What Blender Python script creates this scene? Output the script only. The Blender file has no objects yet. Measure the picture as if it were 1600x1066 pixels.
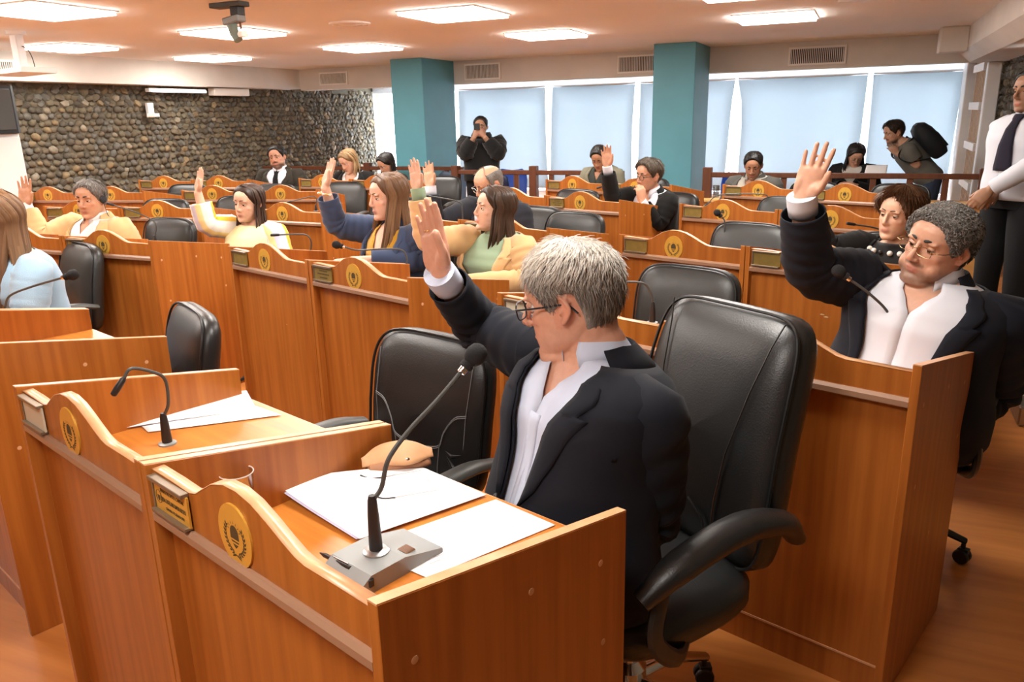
import bpy, bmesh, math, random
import numpy as np
from mathutils import Vector, Matrix, noise as mnoise
random.seed(7)
rng = np.random.default_rng(7)
S = bpy.context.scene
COL = S.collection
R = math.radians
PI = math.pi

# ------------------------------------------------------------------ camera
CAM_H = 1.57
FPX = 1223.0                      # focal length in pixels of the 1600 px frame
def _camera_axes():
    dn = Vector(((904-800)/FPX, (4772-533)/FPX, 1.0)).normalized()   # where verticals meet, camera axes (right, down, forward)
    fw = (Vector((0, 0, 1)) - dn*dn.z).normalized()
    rt_ = dn.cross(fw)
    return rt_, fw, -dn           # world X, Y, Z in camera axes
_AX = _camera_axes()
def _to_world(c):
    return Vector((_AX[0].dot(c), _AX[1].dot(c), _AX[2].dot(c)))
cam_d = bpy.data.cameras.new('camera'); cam = bpy.data.objects.new('camera', cam_d); COL.objects.link(cam)
_x, _y, _z = _to_world(Vector((1, 0, 0))), _to_world(Vector((0, -1, 0))), _to_world(Vector((0, 0, -1)))
cam.matrix_world = Matrix(((_x.x, _y.x, _z.x, 0), (_x.y, _y.y, _z.y, 0), (_x.z, _y.z, _z.z, CAM_H), (0, 0, 0, 1)))
cam_d.sensor_width = 36; cam_d.lens = FPX/1600*36; cam_d.clip_start = 0.05; cam_d.clip_end = 200
S.camera = cam
def at(px, py, dist):
    """measured point: direction of a photograph pixel, at a floor distance from the camera"""
    d = _to_world(Vector(((px-800)/FPX, (py-533)/FPX, 1)))
    return Vector((0, 0, CAM_H)) + d*(dist/d.y)

# ------------------------------------------------------------------ world, exposure
W = bpy.data.worlds.new('world'); S.world = W; W.use_nodes = True
bg = W.node_tree.nodes['Background']
bg.inputs[0].default_value = (0.90, 0.95, 1.0, 1); bg.inputs[1].default_value = 5.2
S.view_settings.view_transform = 'Standard'; S.view_settings.look = 'None'
S.view_settings.gamma = 1; S.view_settings.use_curve_mapping = False
S.view_settings.exposure = 1.85
PANEL_POWER = 9.5                 # emission of the ceiling panels

# ------------------------------------------------------------------ materials
MATS = {}
def mat(name, col, rough=0.5, metal=0.0, spec=0.5, var=0.0, vscale=(8, 8, 8), col2=None, bump=0.0, bscale=200.0,
        coat=0.0, emit=None, estr=1.0, sheen=0.0, rand=0.0, detail=4.0, sss=0.0, vcol=False, coords='Object', alpha=1.0, trans=0.0, ior=1.45):
    m = bpy.data.materials.new(name); m.use_nodes = True
    nt = m.node_tree; N = nt.nodes; L = nt.links
    b = N['Principled BSDF']
    b.inputs['Base Color'].default_value = (*col, 1); b.inputs['Roughness'].default_value = rough
    b.inputs['Metallic'].default_value = metal; b.inputs['Specular IOR Level'].default_value = spec
    b.inputs['Coat Weight'].default_value = coat; b.inputs['Coat Roughness'].default_value = 0.15
    b.inputs['Sheen Weight'].default_value = sheen; b.inputs['IOR'].default_value = ior
    b.inputs['Transmission Weight'].default_value = trans; b.inputs['Alpha'].default_value = alpha
    if emit:
        b.inputs['Emission Color'].default_value = (*emit, 1); b.inputs['Emission Strength'].default_value = estr
    if sss:
        b.inputs['Subsurface Weight'].default_value = sss; b.inputs['Subsurface Radius'].default_value = (0.012, 0.005, 0.003)
        b.inputs['Subsurface Scale'].default_value = 0.6
    src = None
    if vcol:
        a = N.new('ShaderNodeVertexColor'); a.layer_name = 'col'; src = a.outputs[0]
    if var or col2 or bump:
        tc = N.new('ShaderNodeTexCoord'); mp = N.new('ShaderNodeMapping'); mp.inputs['Scale'].default_value = vscale
        L.new(tc.outputs[coords], mp.inputs[0])
        if rand:
            oi = N.new('ShaderNodeObjectInfo'); mu = N.new('ShaderNodeMath'); mu.operation = 'MULTIPLY'; mu.inputs[1].default_value = rand
            L.new(oi.outputs['Random'], mu.inputs[0]); L.new(mu.outputs[0], mp.inputs['Location'])
    if var or col2:
        nz = N.new('ShaderNodeTexNoise'); nz.inputs['Scale'].default_value = 1.0; nz.inputs['Detail'].default_value = detail
        L.new(mp.outputs[0], nz.inputs['Vector'])
        rp = N.new('ShaderNodeValToRGB')
        c2 = col2 if col2 else tuple(max(0, c*(1-var)) for c in col)
        rp.color_ramp.elements[0].position = 0.33; rp.color_ramp.elements[0].color = (*c2, 1)
        rp.color_ramp.elements[1].position = 0.67; rp.color_ramp.elements[1].color = (*col, 1)
        L.new(nz.outputs[0], rp.inputs[0])
        if src is not None:
            mx = N.new('ShaderNodeMix'); mx.data_type = 'RGBA'; mx.blend_type = 'MULTIPLY'; mx.inputs[0].default_value = 1
            L.new(src, mx.inputs[6]); L.new(rp.outputs[0], mx.inputs[7]); src = mx.outputs[2]
        else: src = rp.outputs[0]
    if src is not None: L.new(src, b.inputs['Base Color'])
    if bump:
        nb = N.new('ShaderNodeTexNoise'); nb.inputs['Scale'].default_value = bscale; nb.inputs['Detail'].default_value = 3
        L.new(tc.outputs[coords], nb.inputs['Vector'])
        bp = N.new('ShaderNodeBump'); bp.inputs['Strength'].default_value = bump; bp.inputs['Distance'].default_value = 0.002
        L.new(nb.outputs[0], bp.inputs['Height']); L.new(bp.outputs[0], b.inputs['Normal'])
    MATS[name] = m
    return m

WOOD = mat('cherry_laminate', (0.43, 0.142, 0.024), 0.36, var=0, col2=(0.31, 0.090, 0.013), vscale=(38, 38, 1.6), rand=30, spec=0.45)
WOODT = mat('cherry_laminate_top', (0.56, 0.205, 0.036), 0.30, col2=(0.43, 0.140, 0.022), vscale=(2.2, 40, 40), rand=30, spec=0.5)
WOODE = mat('edge_banding', (0.66, 0.36, 0.19), 0.30, col2=(0.56, 0.28, 0.13), vscale=(20, 20, 3), spec=0.5)
MOULD = mat('moulding_brown', (0.33, 0.185, 0.115), 0.30, var=0.15, vscale=(4, 40, 40), spec=0.5)
CHIP = mat('bare_chipboard', (0.78, 0.62, 0.42), 0.8, var=0.2, vscale=(90, 90, 90))
PLUG = mat('dowel_cap', (0.62, 0.33, 0.18), 0.5)
FLOOR = mat('floor_laminate', (0.60, 0.235, 0.060), 0.28, col2=(0.46, 0.160, 0.036), vscale=(1.4, 16, 1), spec=0.5, bump=0.02, bscale=30)
CEIL = mat('ceiling_paint', (0.93, 0.89, 0.85), 0.85, var=0.05, vscale=(.7, .7, .7))
PLASTER = mat('cream_plaster', (0.70, 0.645, 0.58), 0.8, var=0.08, vscale=(3, 3, 3))
WHITEP = mat('white_paint', (0.86, 0.86, 0.86), 0.5)
TEAL = mat('teal_paint', (0.10, 0.315, 0.385), 0.5, var=0.08, vscale=(3, 3, 3), bump=0.15, bscale=60)
MORTAR = mat('wall_mortar', (0.15, 0.125, 0.085), 0.95, var=0.4, vscale=(30, 30, 30))
STONES = [mat('river_stone_%s' % n, c, 0.75, var=0.35, vscale=(25, 25, 25), rand=9) for n, c in
          (('olive', (0.165, 0.135, 0.084)), ('brown', (0.150, 0.115, 0.072)), ('dark', (0.105, 0.087, 0.062)), ('grey', (0.150, 0.137, 0.112)), ('ochre', (0.26, 0.185, 0.098)), ('pale', (0.31, 0.26, 0.185)))]
LEATHER = mat('black_leather', (0.016, 0.016, 0.016), 0.36, spec=0.55, bump=0.25, bscale=260, var=0.3, vscale=(6, 6, 6))
LEATHER2 = mat('worn_black_leather', (0.030, 0.031, 0.030), 0.38, spec=0.5, bump=0.25, bscale=260, var=0.3, vscale=(6, 6, 6))
PIPING = mat('black_piping', (0.008, 0.008, 0.008), 0.4)
STITCH = mat('grey_stitching', (0.16, 0.16, 0.16), 0.6)
PLASTIC = mat('black_plastic', (0.016, 0.016, 0.017), 0.42)
DGREY = mat('dark_grey_plastic', (0.06, 0.063, 0.06), 0.45)
GREYPL = mat('grey_plastic', (0.23, 0.24, 0.235), 0.38)
CHROME = mat('chrome', (0.75, 0.75, 0.76), 0.12, metal=1)
STEEL = mat('brushed_steel', (0.42, 0.41, 0.40), 0.32, metal=1)
BRASS = mat('engraved_brass', (0.74, 0.42, 0.065), 0.38, metal=0.35, var=0.1, vscale=(20, 20, 20))
BRASSD = mat('dull_brass', (0.30, 0.21, 0.055), 0.42, metal=0.4, var=0.2, vscale=(25, 25, 25))
BRONZE = mat('bronze_holder', (0.22, 0.165, 0.11), 0.35, metal=0.5)
ENGR = mat('engraving', (0.07, 0.045, 0.018), 0.6)
PLATEW = mat('cream_plate', (0.62, 0.57, 0.44), 0.5)
PAPER = mat('white_paper', (0.88, 0.88, 0.89), 0.7)
PAPERB = mat('paper_edge_lilac', (0.62, 0.60, 0.80), 0.8)
INK = mat('pale_print', (0.55, 0.55, 0.57), 0.8)
FOAM = mat('foam_windscreen', (0.012, 0.012, 0.013), 0.95, bump=0.8, bscale=600)
DARKW = mat('dark_stained_wood', (0.11, 0.035, 0.014), 0.4, var=0.3, vscale=(30, 30, 3))
PLY = mat('pale_plywood', (0.72, 0.40, 0.13), 0.45, var=0.12, vscale=(3, 30, 30))
BLUEPL = mat('blue_plastic', (0.015, 0.06, 0.33), 0.4)
TAN = mat('tan_leather', (0.58, 0.31, 0.15), 0.6, var=0.12, vscale=(30, 30, 30), bump=0.2, bscale=150)
TAND = mat('tan_leather_gusset', (0.34, 0.16, 0.08), 0.6)
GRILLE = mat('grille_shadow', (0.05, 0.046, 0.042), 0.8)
CREAMM = mat('cream_metal', (0.82, 0.77, 0.70), 0.5)
FRAME = mat('white_frame', (0.80, 0.82, 0.83), 0.4)
SPKR = mat('speaker_black', (0.012, 0.013, 0.014), 0.55)
BEIGE = mat('beige_wall_paint', (0.42, 0.34, 0.26), 0.8, var=0.06, vscale=(2, 2, 2))
GREENM = mat('dull_green_metal', (0.16, 0.19, 0.15), 0.5)
def mix_mat(name, a, b, fac):
    m = bpy.data.materials.new(name); m.use_nodes = True; nt = m.node_tree; nt.nodes.clear()
    o = nt.nodes.new('ShaderNodeOutputMaterial'); mx = nt.nodes.new('ShaderNodeMixShader'); mx.inputs[0].default_value = fac
    s1 = nt.nodes.new(a[0]); s2 = nt.nodes.new(b[0])
    for s, q in ((s1, a), (s2, b)):
        s.inputs[0].default_value = (*q[1], 1)
        if len(q) > 2: s.inputs['Roughness'].default_value = q[2]
    nt.links.new(s1.outputs[0], mx.inputs[1]); nt.links.new(s2.outputs[0], mx.inputs[2]); nt.links.new(mx.outputs[0], o.inputs[0])
    MATS[name] = m; return m
PANE = mix_mat('window_pane', ('ShaderNodeBsdfTransparent', (0.96, 0.98, 1)), ('ShaderNodeBsdfGlossy', (1, 1, 1), 0.03), 0.06)
LENS = mix_mat('spectacle_lens', ('ShaderNodeBsdfTransparent', (0.97, 0.98, 0.97)), ('ShaderNodeBsdfGlossy', (1, 1, 1), 0.02), 0.07)
TUMBLER = mix_mat('clear_tumbler', ('ShaderNodeBsdfTransparent', (0.86, 0.87, 0.87)), ('ShaderNodeBsdfGlossy', (1, 1, 1), 0.06), 0.26)
BLIND = mix_mat('blue_grey_roller_blind', ('ShaderNodeBsdfDiffuse', (0.58, 0.63, 0.66)), ('ShaderNodeBsdfTranslucent', (0.42, 0.46, 0.485)), 0.48)
LIGHTP = mat('led_panel', (1, 1, 1), 0.5, emit=(1.0, 0.955, 0.89), estr=PANEL_POWER)
TUBE = mat('lit_tube', (1, 1, 1), 0.5, emit=(0.85, 0.93, 1.0), estr=1.2)

# ------------------------------------------------------------------ mesh helpers
class MB:
    """collects geometry for ONE mesh object"""
    def __init__(s): s.v = []; s.f = []; s.mi = []; s.cur = 0
    def add(s, vs, fs):
        o = len(s.v); s.v += [tuple(p) for p in vs]; s.f += [tuple(i+o for i in f) for f in fs]; s.mi += [s.cur]*len(fs); return s
    def box(s, x0, x1, y0, y1, z0, z1, M=None, ch=0.0):
        if ch > 0:
            bm = bmesh.new(); bmesh.ops.create_cube(bm, size=1)
            for v in bm.verts: v.co = Vector(((x0+x1)/2+v.co.x*(x1-x0), (y0+y1)/2+v.co.y*(y1-y0), (z0+z1)/2+v.co.z*(z1-z0)))
            bmesh.ops.bevel(bm, geom=bm.edges[:], offset=ch, segments=1, affect='EDGES')
            bm.verts.index_update()
            vs = [v.co.copy() for v in bm.verts]; fs = [[v.index for v in f.verts] for f in bm.faces]; bm.free()
        else:
            vs = [Vector((x, y, z)) for x in (x0, x1) for y in (y0, y1) for z in (z0, z1)]
            fs = [(0, 1, 3, 2), (4, 6, 7, 5), (0, 4, 5, 1), (2, 3, 7, 6), (0, 2, 6, 4), (1, 5, 7, 3)]
        if M is not None: vs = [M @ v for v in vs]
        return s.add(vs, fs)
    def prism(s, poly, axis, a, b, ch=0.0):
        """extrude a 2-D outline along an axis ('x','y','z') from a to b"""
        n = len(poly)
        def P(p, t): return {'x': (t, p[0], p[1]), 'y': (p[0], t, p[1]), 'z': (p[0], p[1], t)}[axis]
        if ch:
            c = np.array(poly).mean(0)
            ins = [tuple(np.array(p)+(c-np.array(p))/max(1e-6, np.linalg.norm(c-np.array(p)))*ch) for p in poly]
            rings = [(ins, a), (poly, a+ch*np.sign(b-a)), (poly, b-ch*np.sign(b-a)), (ins, b)]
        else: rings = [(poly, a), (poly, b)]
        vs = [P(p, t) for ring, t in rings for p in ring]; fs = []
        for k in range(len(rings)-1):
            for i in range(n): j = (i+1) % n; fs.append((k*n+i, k*n+j, (k+1)*n+j, (k+1)*n+i))
        fs.append(tuple(range(n-1, -1, -1))); fs.append(tuple((len(rings)-1)*n+i for i in range(n)))
        return s.add(vs, fs)
    def tube(s, pts, rad, n=10, ref=None, cap=True, closed=False):
        """swept tube; rad: number, list, or list of (a,b) half axes (a along ref side)"""
        pts = [Vector(p) for p in pts]; m = len(pts)
        if not isinstance(rad, (list, tuple, np.ndarray)): rad = [rad]*m
        rad = [(r, r) if not isinstance(r, (list, tuple)) else r for r in rad]
        vs = []; fs = []; prev = None
        for i, p in enumerate(pts):
            if closed: t = pts[(i+1) % m]-pts[i-1]
            else: t = (pts[min(i+1, m-1)]-pts[max(i-1, 0)])
            if t.length < 1e-9: t = Vector((0, 0, 1))
            t.normalize()
            if prev is None:
                a = Vector(ref) if ref is not None else (Vector((1, 0, 0)) if abs(t.x) < 0.9 else Vector((0, 1, 0)))
            else: a = prev
            a = (a - t*a.dot(t))
            if a.length < 1e-6: a = t.orthogonal()
            a.normalize(); prev = a; b = t.cross(a)
            for k in range(n):
                q = 2*PI*k/n; vs.append(p + a*(math.cos(q)*rad[i][0]) + b*(math.sin(q)*rad[i][1]))
        for i in range(m if closed else m-1):
            i2 = (i+1) % m
            for k in range(n): k2 = (k+1) % n; fs.append((i*n+k, i*n+k2, i2*n+k2, i2*n+k))
        if cap and not closed:
            fs.append(tuple(range(n-1, -1, -1))); fs.append(tuple((m-1)*n+k for k in range(n)))
        return s.add(vs, fs)
    def lathe(s, prof, n=20, M=None, cap=True):
        vs = []; fs = []; m = len(prof)
        for r, z in prof:
            for k in range(n): q = 2*PI*k/n; vs.append(Vector((r*math.cos(q), r*math.sin(q), z)))
        for i in range(m-1):
            for k in range(n): k2 = (k+1) % n; fs.append((i*n+k, i*n+k2, (i+1)*n+k2, (i+1)*n+k))
        if cap: fs.append(tuple(range(n-1, -1, -1))); fs.append(tuple((m-1)*n+k for k in range(n)))
        if M is not None: vs = [M @ v for v in vs]
        return s.add(vs, fs)
    def ell(s, c, r, n=12, m=8, M=None):
        if not isinstance(r, (tuple, list)): r = (r, r, r)
        vs = []; fs = []
        c = Vector(c)
        for i in range(1, m):
            a = PI*i/m
            for k in range(n):
                q = 2*PI*k/n; vs.append(Vector((math.sin(a)*math.cos(q)*r[0], math.sin(a)*math.sin(q)*r[1], math.cos(a)*r[2])))
        top = len(vs); vs.append(Vector((0, 0, r[2]))); vs.append(Vector((0, 0, -r[2])))
        for i in range(m-2):
            for k in range(n): k2 = (k+1) % n; fs.append((i*n+k, (i+1)*n+k, (i+1)*n+k2, i*n+k2))
        for k in range(n):
            k2 = (k+1) % n; fs.append((top, k, k2)); fs.append((top+1, (m-2)*n+k2, (m-2)*n+k))
        if M is not None: vs = [M @ v for v in vs]
        return s.add([v+c for v in vs], fs)
    def grid(s, rows, closed=False):
        """rows of equal length points -> quad sheet"""
        m = len(rows); n = len(rows[0]); vs = [p for r in rows for p in r]; fs = []
        for i in range(m-1):
            for k in range(n if closed else n-1): k2 = (k+1) % n; fs.append((i*n+k, i*n+k2, (i+1)*n+k2, (i+1)*n+k))
        return s.add(vs, fs)
    def mesh(s, name, mats, smooth=True, angle=40):
        me = bpy.data.meshes.new(name); me.from_pydata([tuple(v) for v in s.v], [], s.f)
        for m in (mats if isinstance(mats, (list, tuple)) else [mats]): me.materials.append(m)
        if any(s.mi): me.polygons.foreach_set('material_index', s.mi)
        me.validate(); me.update()
        bm = bmesh.new(); bm.from_mesh(me); bmesh.ops.recalc_face_normals(bm, faces=bm.faces[:])
        if smooth:
            for f in bm.faces: f.smooth = True
            ca = R(angle)
            for e in bm.edges:
                if len(e.link_faces) == 2:
                    try: e.smooth = e.calc_face_angle() < ca
                    except ValueError: pass
        bm.to_mesh(me); bm.free()
        return me
    def build(s, name, mats, parent=None, smooth=True, angle=40, mods=None):
        return obj(name, s.mesh(name, mats, smooth, angle), parent)
def obj(name, me, parent=None):
    o = bpy.data.objects.new(name, me); COL.objects.link(o); o.parent = parent; return o
def tag(o, label=None, cat=None, group=None, kind=None):
    if label: o['label'] = label
    if cat: o['category'] = cat
    if group: o['group'] = group
    if kind: o['kind'] = kind
    return o
def empty(name, loc=(0, 0, 0), rz=0.0, label=None, cat=None, group=None):
    o = bpy.data.objects.new(name, None); COL.objects.link(o); o.location = loc; o.rotation_euler = (0, 0, rz); o.empty_display_size = 0.1
    return tag(o, label, cat, group)
def kids(o): return list(o.children)
def copy_tree(o, parent=None):
    c = o.copy(); COL.objects.link(c); c.parent = parent
    for ch in kids(o): copy_tree(ch, c)
    return c
def solid(o, th, off=-1.0):
    m = o.modifiers.new('thickness', 'SOLIDIFY'); m.thickness = th; m.offset = off; return o
def subd(o, lv=1):
    m = o.modifiers.new('smooth', 'SUBSURF'); m.levels = lv; m.render_levels = lv; return o
def catmull(pts, n=8):
    """smooth path through points"""
    P = [Vector(p) for p in pts]; P = [P[0]*2-P[1]] + P + [P[-1]*2-P[-2]]; out = []
    for i in range(1, len(P)-2):
        for k in range(n):
            t = k/n; a, b, c, d = P[i-1], P[i], P[i+1], P[i+2]
            out.append(0.5*((2*b)+(c-a)*t+(2*a-5*b+4*c-d)*t*t+(3*b-a-3*c+d)*t**3))
    out.append(P[-2]); return out
def bez(pts, n=16):
    """Bezier curve of any order"""
    out = []
    for k in range(n+1):
        t = k/n; q = [Vector(p) for p in pts]
        while len(q) > 1: q = [q[i].lerp(q[i+1], t) for i in range(len(q)-1)]
        out.append(q[0])
    return out
def lerp(a, b, t): return a+(b-a)*t
def interp(tab, s):
    """piecewise smooth table lookup: [(s, v...)...]"""
    if s <= tab[0][0]: return tab[0][1:]
    for a, b in zip(tab, tab[1:]):
        if s <= b[0]:
            t = (s-a[0])/(b[0]-a[0]); t = t*t*(3-2*t)*0.5+t*0.5
            return tuple(x+(y-x)*t for x, y in zip(a[1:], b[1:]))
    return tab[-1][1:]

# ------------------------------------------------------------------ the room (its own axes: r along the windows, t towards them)
RA = R(-24)
RC, RS = math.cos(RA), math.sin(RA)
def rt(r, t, z=0.0): return Vector((r*RC - t*RS, r*RS + t*RC, z))
R0, R1, T0, T1, ZC = -8.5, 1.38, -3.2, 13.0, 2.33
def struct(name, mb, m, label=None, parent=None, smooth=False):
    o = mb.build(name, m, parent, smooth=smooth)
    if parent is None:
        o.rotation_euler = (0, 0, RA); o['kind'] = 'structure'
        if label: o['label'] = label
    return o
struct('floor', MB().box(R0-.3, R1+.3, T0-.2, T1+.2, -0.1, 0), FLOOR, 'glossy orange wood laminate floor')
struct('ceiling', MB().box(R0-.3, R1+.3, T0-.2, 10.62, ZC, ZC+.12), CEIL, 'pale ceiling with square light panels')
struct('ceiling_gallery', MB().box(R0-.3, R1+.3, 10.62, T1+.2, 2.16, 2.28), WHITEP, 'white lower ceiling beyond the soffit')
struct('trim_1', MB().box(-8.2, R1, 10.5, 10.75, 2.02, ZC), PLASTER, 'cream soffit above the window gallery')
struct('trim_2', MB().box(R0-.1, -8.2, T0, 10.5, 2.04, ZC), PLASTER, 'cream beam above the stone wall')
struct('trim_3', MB().prism([(0.86, ZC), (0.86, 2.12), (0.98, 2.02), (R1, 2.02), (R1, ZC)], 'y', 4.2, 10.5), PLASTER, 'cream duct casing along the right wall')
struct('trim_4', MB().box(0.60, 0.86, 9.55, 9.85, 2.08, ZC, ch=.01), PLASTER, 'small cream box beside the duct casing')
struct('wall_back', MB().box(R0, R1, T0-.15, T0, 0, ZC), BEIGE, 'plain beige wall behind the camera')
struct('wall_left', MB().box(R0-.2, R0, T0, T1+.2, 0, 2.3), MORTAR, 'wall of rounded river stones in dark mortar')
struct('wall_right', MB().box(R1, R1+.2, T0, T1+.2, 0, 2.3), MORTAR, 'right wall of small grey stones')
struct('wall_window_sill', MB().box(R0, R1, T1-.02, T1+.2, 0, 0.28), WHITEP, 'low white wall below the windows')
struct('wall_window_head', MB().box(R0, R1, T1-.02, T1+.2, 2.05, 2.2), WHITEP, 'white band above the windows')
for i, rc in enumerate((-5.725, -2.12)):
    struct('column_%d' % (i+1), MB().box(rc-.245, rc+.245, 9.59, 10.5, 0, ZC, ch=.006), TEAL, ('teal square column behind the raised hands', 'teal square column beside the seated man with spectacles')[i])
struct('pillar_plaster', MB().box(1.13, R1, 12.3, 12.95, 0, 2.16, ch=.01), WHITEP, 'rough white corner pillar beside the last blind')

# windows
edges = [-8.5, -7.95, -6.66, -4.905, -3.375, -1.865, 0.0, 1.16]
for i, (a, b) in enumerate(zip(edges, edges[1:])):
    w = empty('window_%d' % (i+1), (0, 0, 0), RA); w['kind'] = 'structure'
    fr = MB()
    for x0, x1, z0, z1 in ((a, a+.03, .28, 2.05), (b-.03, b, .28, 2.05), (a+.03, b-.03, .28, .32), (a+.03, b-.03, 2.01, 2.05)): fr.box(x0, x1, T1-.06, T1+.02, z0, z1)
    if b-a > 1: fr.box((a+b)/2-.02, (a+b)/2+.02, T1-.055, T1+.02, .32, 2.01)
    fr.build('frame', FRAME, w, smooth=False)
    MB().box(a+.03, b-.03, T1-.02, T1-.015, .32, 2.01).build('pane', PANE, w, smooth=False)

# roller blinds: each one sheet with a roller and a bottom bar, edges bowed a little so that daylight shows between them
def blind(l, rr, label):
    b = empty('roller_blind', (0, 0, 0), RA, label, 'blind', 'blue grey roller blinds')
    zs = [2.0, 1.7, 1.3, 0.95, 0.6, 0.36]; rows = []
    for j, z in enumerate(zs):
        s = j/(len(zs)-1); x0 = interp(l, s)[0]; x1 = interp(rr, s)[0]
        rows.append([(x0+(x1-x0)*k/10, T1-.22-.012*math.sin(PI*s)-.02*(abs(k/5-1)**3), z) for k in range(11)])
    solid(MB().grid(rows).build('fabric', BLIND, b), .0012)
    MB().tube([(rows[0][0][0], T1-.22, 2.02), (rows[0][-1][0], T1-.22, 2.02)], .022, 10).build('roller', FRAME, b)
    MB().box(rows[-1][0][0], rows[-1][-1][0], T1-.232, T1-.208, .345, .37).build('bottom_bar', FRAME, b, smooth=False)
blind([(0, -7.85)], [(0, -6.74)], 'blue grey roller blind mostly hidden behind the first teal column')
blind([(0, -6.58), (1, -6.62)], [(0, -4.965), (.5, -4.95), (1, -4.915)], 'blue grey roller blind behind the standing man with a phone')
blind([(0, -4.83), (.5, -4.87), (1, -4.895)], [(0, -3.43), (.5, -3.47), (1, -3.45)], 'blue grey roller blind above the blue plastic chairs')
blind([(0, -3.34), (.6, -3.36), (1, -3.38)], [(0, -1.88), (.3, -1.93), (1, -1.98)], 'blue grey roller blind passing behind the second teal column')
blind([(0, -1.84), (.3, -1.76), (1, -1.78)], [(0, -.05), (.5, -.07), (1, -.12)], 'blue grey roller blind behind the seated man in grey blazer')
blind([(0, .02), (.5, .03), (1, .02)], [(0, 1.14), (1, 1.10)], 'rightmost blue grey roller blind, behind the man with a backpack')

# river stones
def stone_meshes(n, sx, sy, sz):
    out = []
    for k in range(n):
        bm = bmesh.new(); bmesh.ops.create_icosphere(bm, subdivisions=1, radius=1.06)
        off = Vector((k*7.3, 2.1*k, 0))
        for v in bm.verts:
            d = 1+0.22*mnoise.noise(v.co*1.3+off); v.co = Vector((v.co.x*d*sx, v.co.y*d*sy, v.co.z*d*sz))
        for f in bm.faces: f.smooth = True
        me = bpy.data.meshes.new('stone'); bm.to_mesh(me); bm.free(); me.materials.append(STONES[k % 6]); out.append(me)
    return out
SM = stone_meshes(6, 0.042, 0.060, 0.047)
def lay_stones(wall, r, sgn, t0, t1, z0, z1, near, dt, dz, sc, cnt):
    base = wall; stuff = MB(); left = cnt; lst = []
    zi = 0; z = z0
    while z < z1:
        t = t0 + (dt/2 if zi % 2 else 0)
        while t < t1:
            lst.append((t+random.uniform(-.2, .2)*dt, z+random.uniform(-.18, .18)*dz)); t += dt
        z += dz; zi += 1
    for (t, z) in lst:
        k = random.choices(range(6), (5, 5, 4, 4, 1.2, .7))[0]; s = sc*random.uniform(.72, 1.12)
        if z+.05*s > z1+.03: continue
        loc = Vector((r+sgn*random.uniform(-.004, .012), t, z))
        rot = Matrix.Rotation(random.uniform(-.7, .7), 4, 'X') @ Matrix.Rotation(random.choice((0, PI)), 4, 'Z')
        M = Matrix.Translation(loc) @ rot @ Matrix.Scale(s, 4)
        if near(t, z) and left > 0:
            o = obj('stone', SM[k], base); o.matrix_local = M; left -= 1
        else:
            me = SM[k]; stuff.cur = k
            stuff.add([M @ v.co for v in me.vertices if True], [tuple(p.vertices) for p in me.polygons])
    o = stuff.build('river_stones', STONES, base); o['kind'] = 'stuff'
lay_stones(bpy.data.objects['wall_left'], R0, 1, 3.6, 12.95, 0.45, 2.05, lambda t, z: 5.6 < t < 8.0 and z > .95, .094, .072, .93, 300)
lay_stones(bpy.data.objects['wall_right'], R1, -1, 4.2, 12.2, 0.3, 2.04, lambda t, z: 5.0 < t < 6.4 and z > 1.0, .10, .078, .95, 100)

# right-hand corner: slatted wood panel, white post, wall lamp
w = empty('slatted_panel', (0, 0, 0), RA, 'tall pale wooden slat panel with cream crossbars on the right wall', 'panel')
for k in range(7): MB().box(R1-.16, R1-.07, 11.15+k*.14, 11.22+k*.14, .1, 2.1).build('slat', mat('pale_slat_wood', (.52, .33, .18), .6, var=.2, vscale=(30, 30, 3)) if k == 0 else MATS['pale_slat_wood'], w, smooth=False)
for z in (.55, 1.02, 1.5, 1.95): MB().box(R1-.19, R1-.055, 11.1, 12.15, z, z+.09).build('crossbar', CREAMM, w, smooth=False)
tag(MB().box(R1-.2, R1-.06, 10.62, 10.75, 0, 2.02, ch=.01).build('white_post', WHITEP), 'slim pale post in front of the right stone wall', 'post').rotation_euler = (0, 0, RA)
w = empty('wall_lamp', rt(R1-.1, 7.9, 1.93), RA, 'white tube wall lamp above the guard against the stones', 'lamp')
MB().box(-.09, .1, -.22, .22, -.01, .03, ch=.006).build('bracket', CREAMM, w); MB().tube([(-.1, -.2, -.02), (-.1, .2, -.02)], .016, 10).build('tube', TUBE, w)

# wall fittings on the left stone wall
w = empty('tube_lamp', rt(-8.3, 8.1, 1.985), RA, 'long white tube lamp under the beam over the stone wall', 'lamp')
MB().box(-.06, .02, -.48, .48, -.025, .02, ch=.006).build('body', FRAME, w); MB().tube([(.035, -.45, -.012), (.035, .45, -.012)], .016, 10).build('tube', TUBE, w)
tag(MB().box(-8.42, -8.3, 8.75, 9.45, 1.93, 2.03, ch=.008).build('cable_box', CREAMM), 'long cream box under the beam beside the tube lamp', 'box').rotation_euler = (0, 0, RA)
w = empty('wall_bracket', rt(-8.4, 7.72, 1.76), RA, 'small white bent bracket on the stone wall below the tube lamp', 'bracket')
MB().box(-.03, .02, -.07, .02, -.11, .07, ch=.004).build('plate', WHITEP, w, smooth=False)
MB().prism([(.02, -.1), (.09, -.05), (.09, .03), (.02, .05)], 'z', -.1, -.06).build('arm', CREAMM, w, smooth=False)

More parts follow.
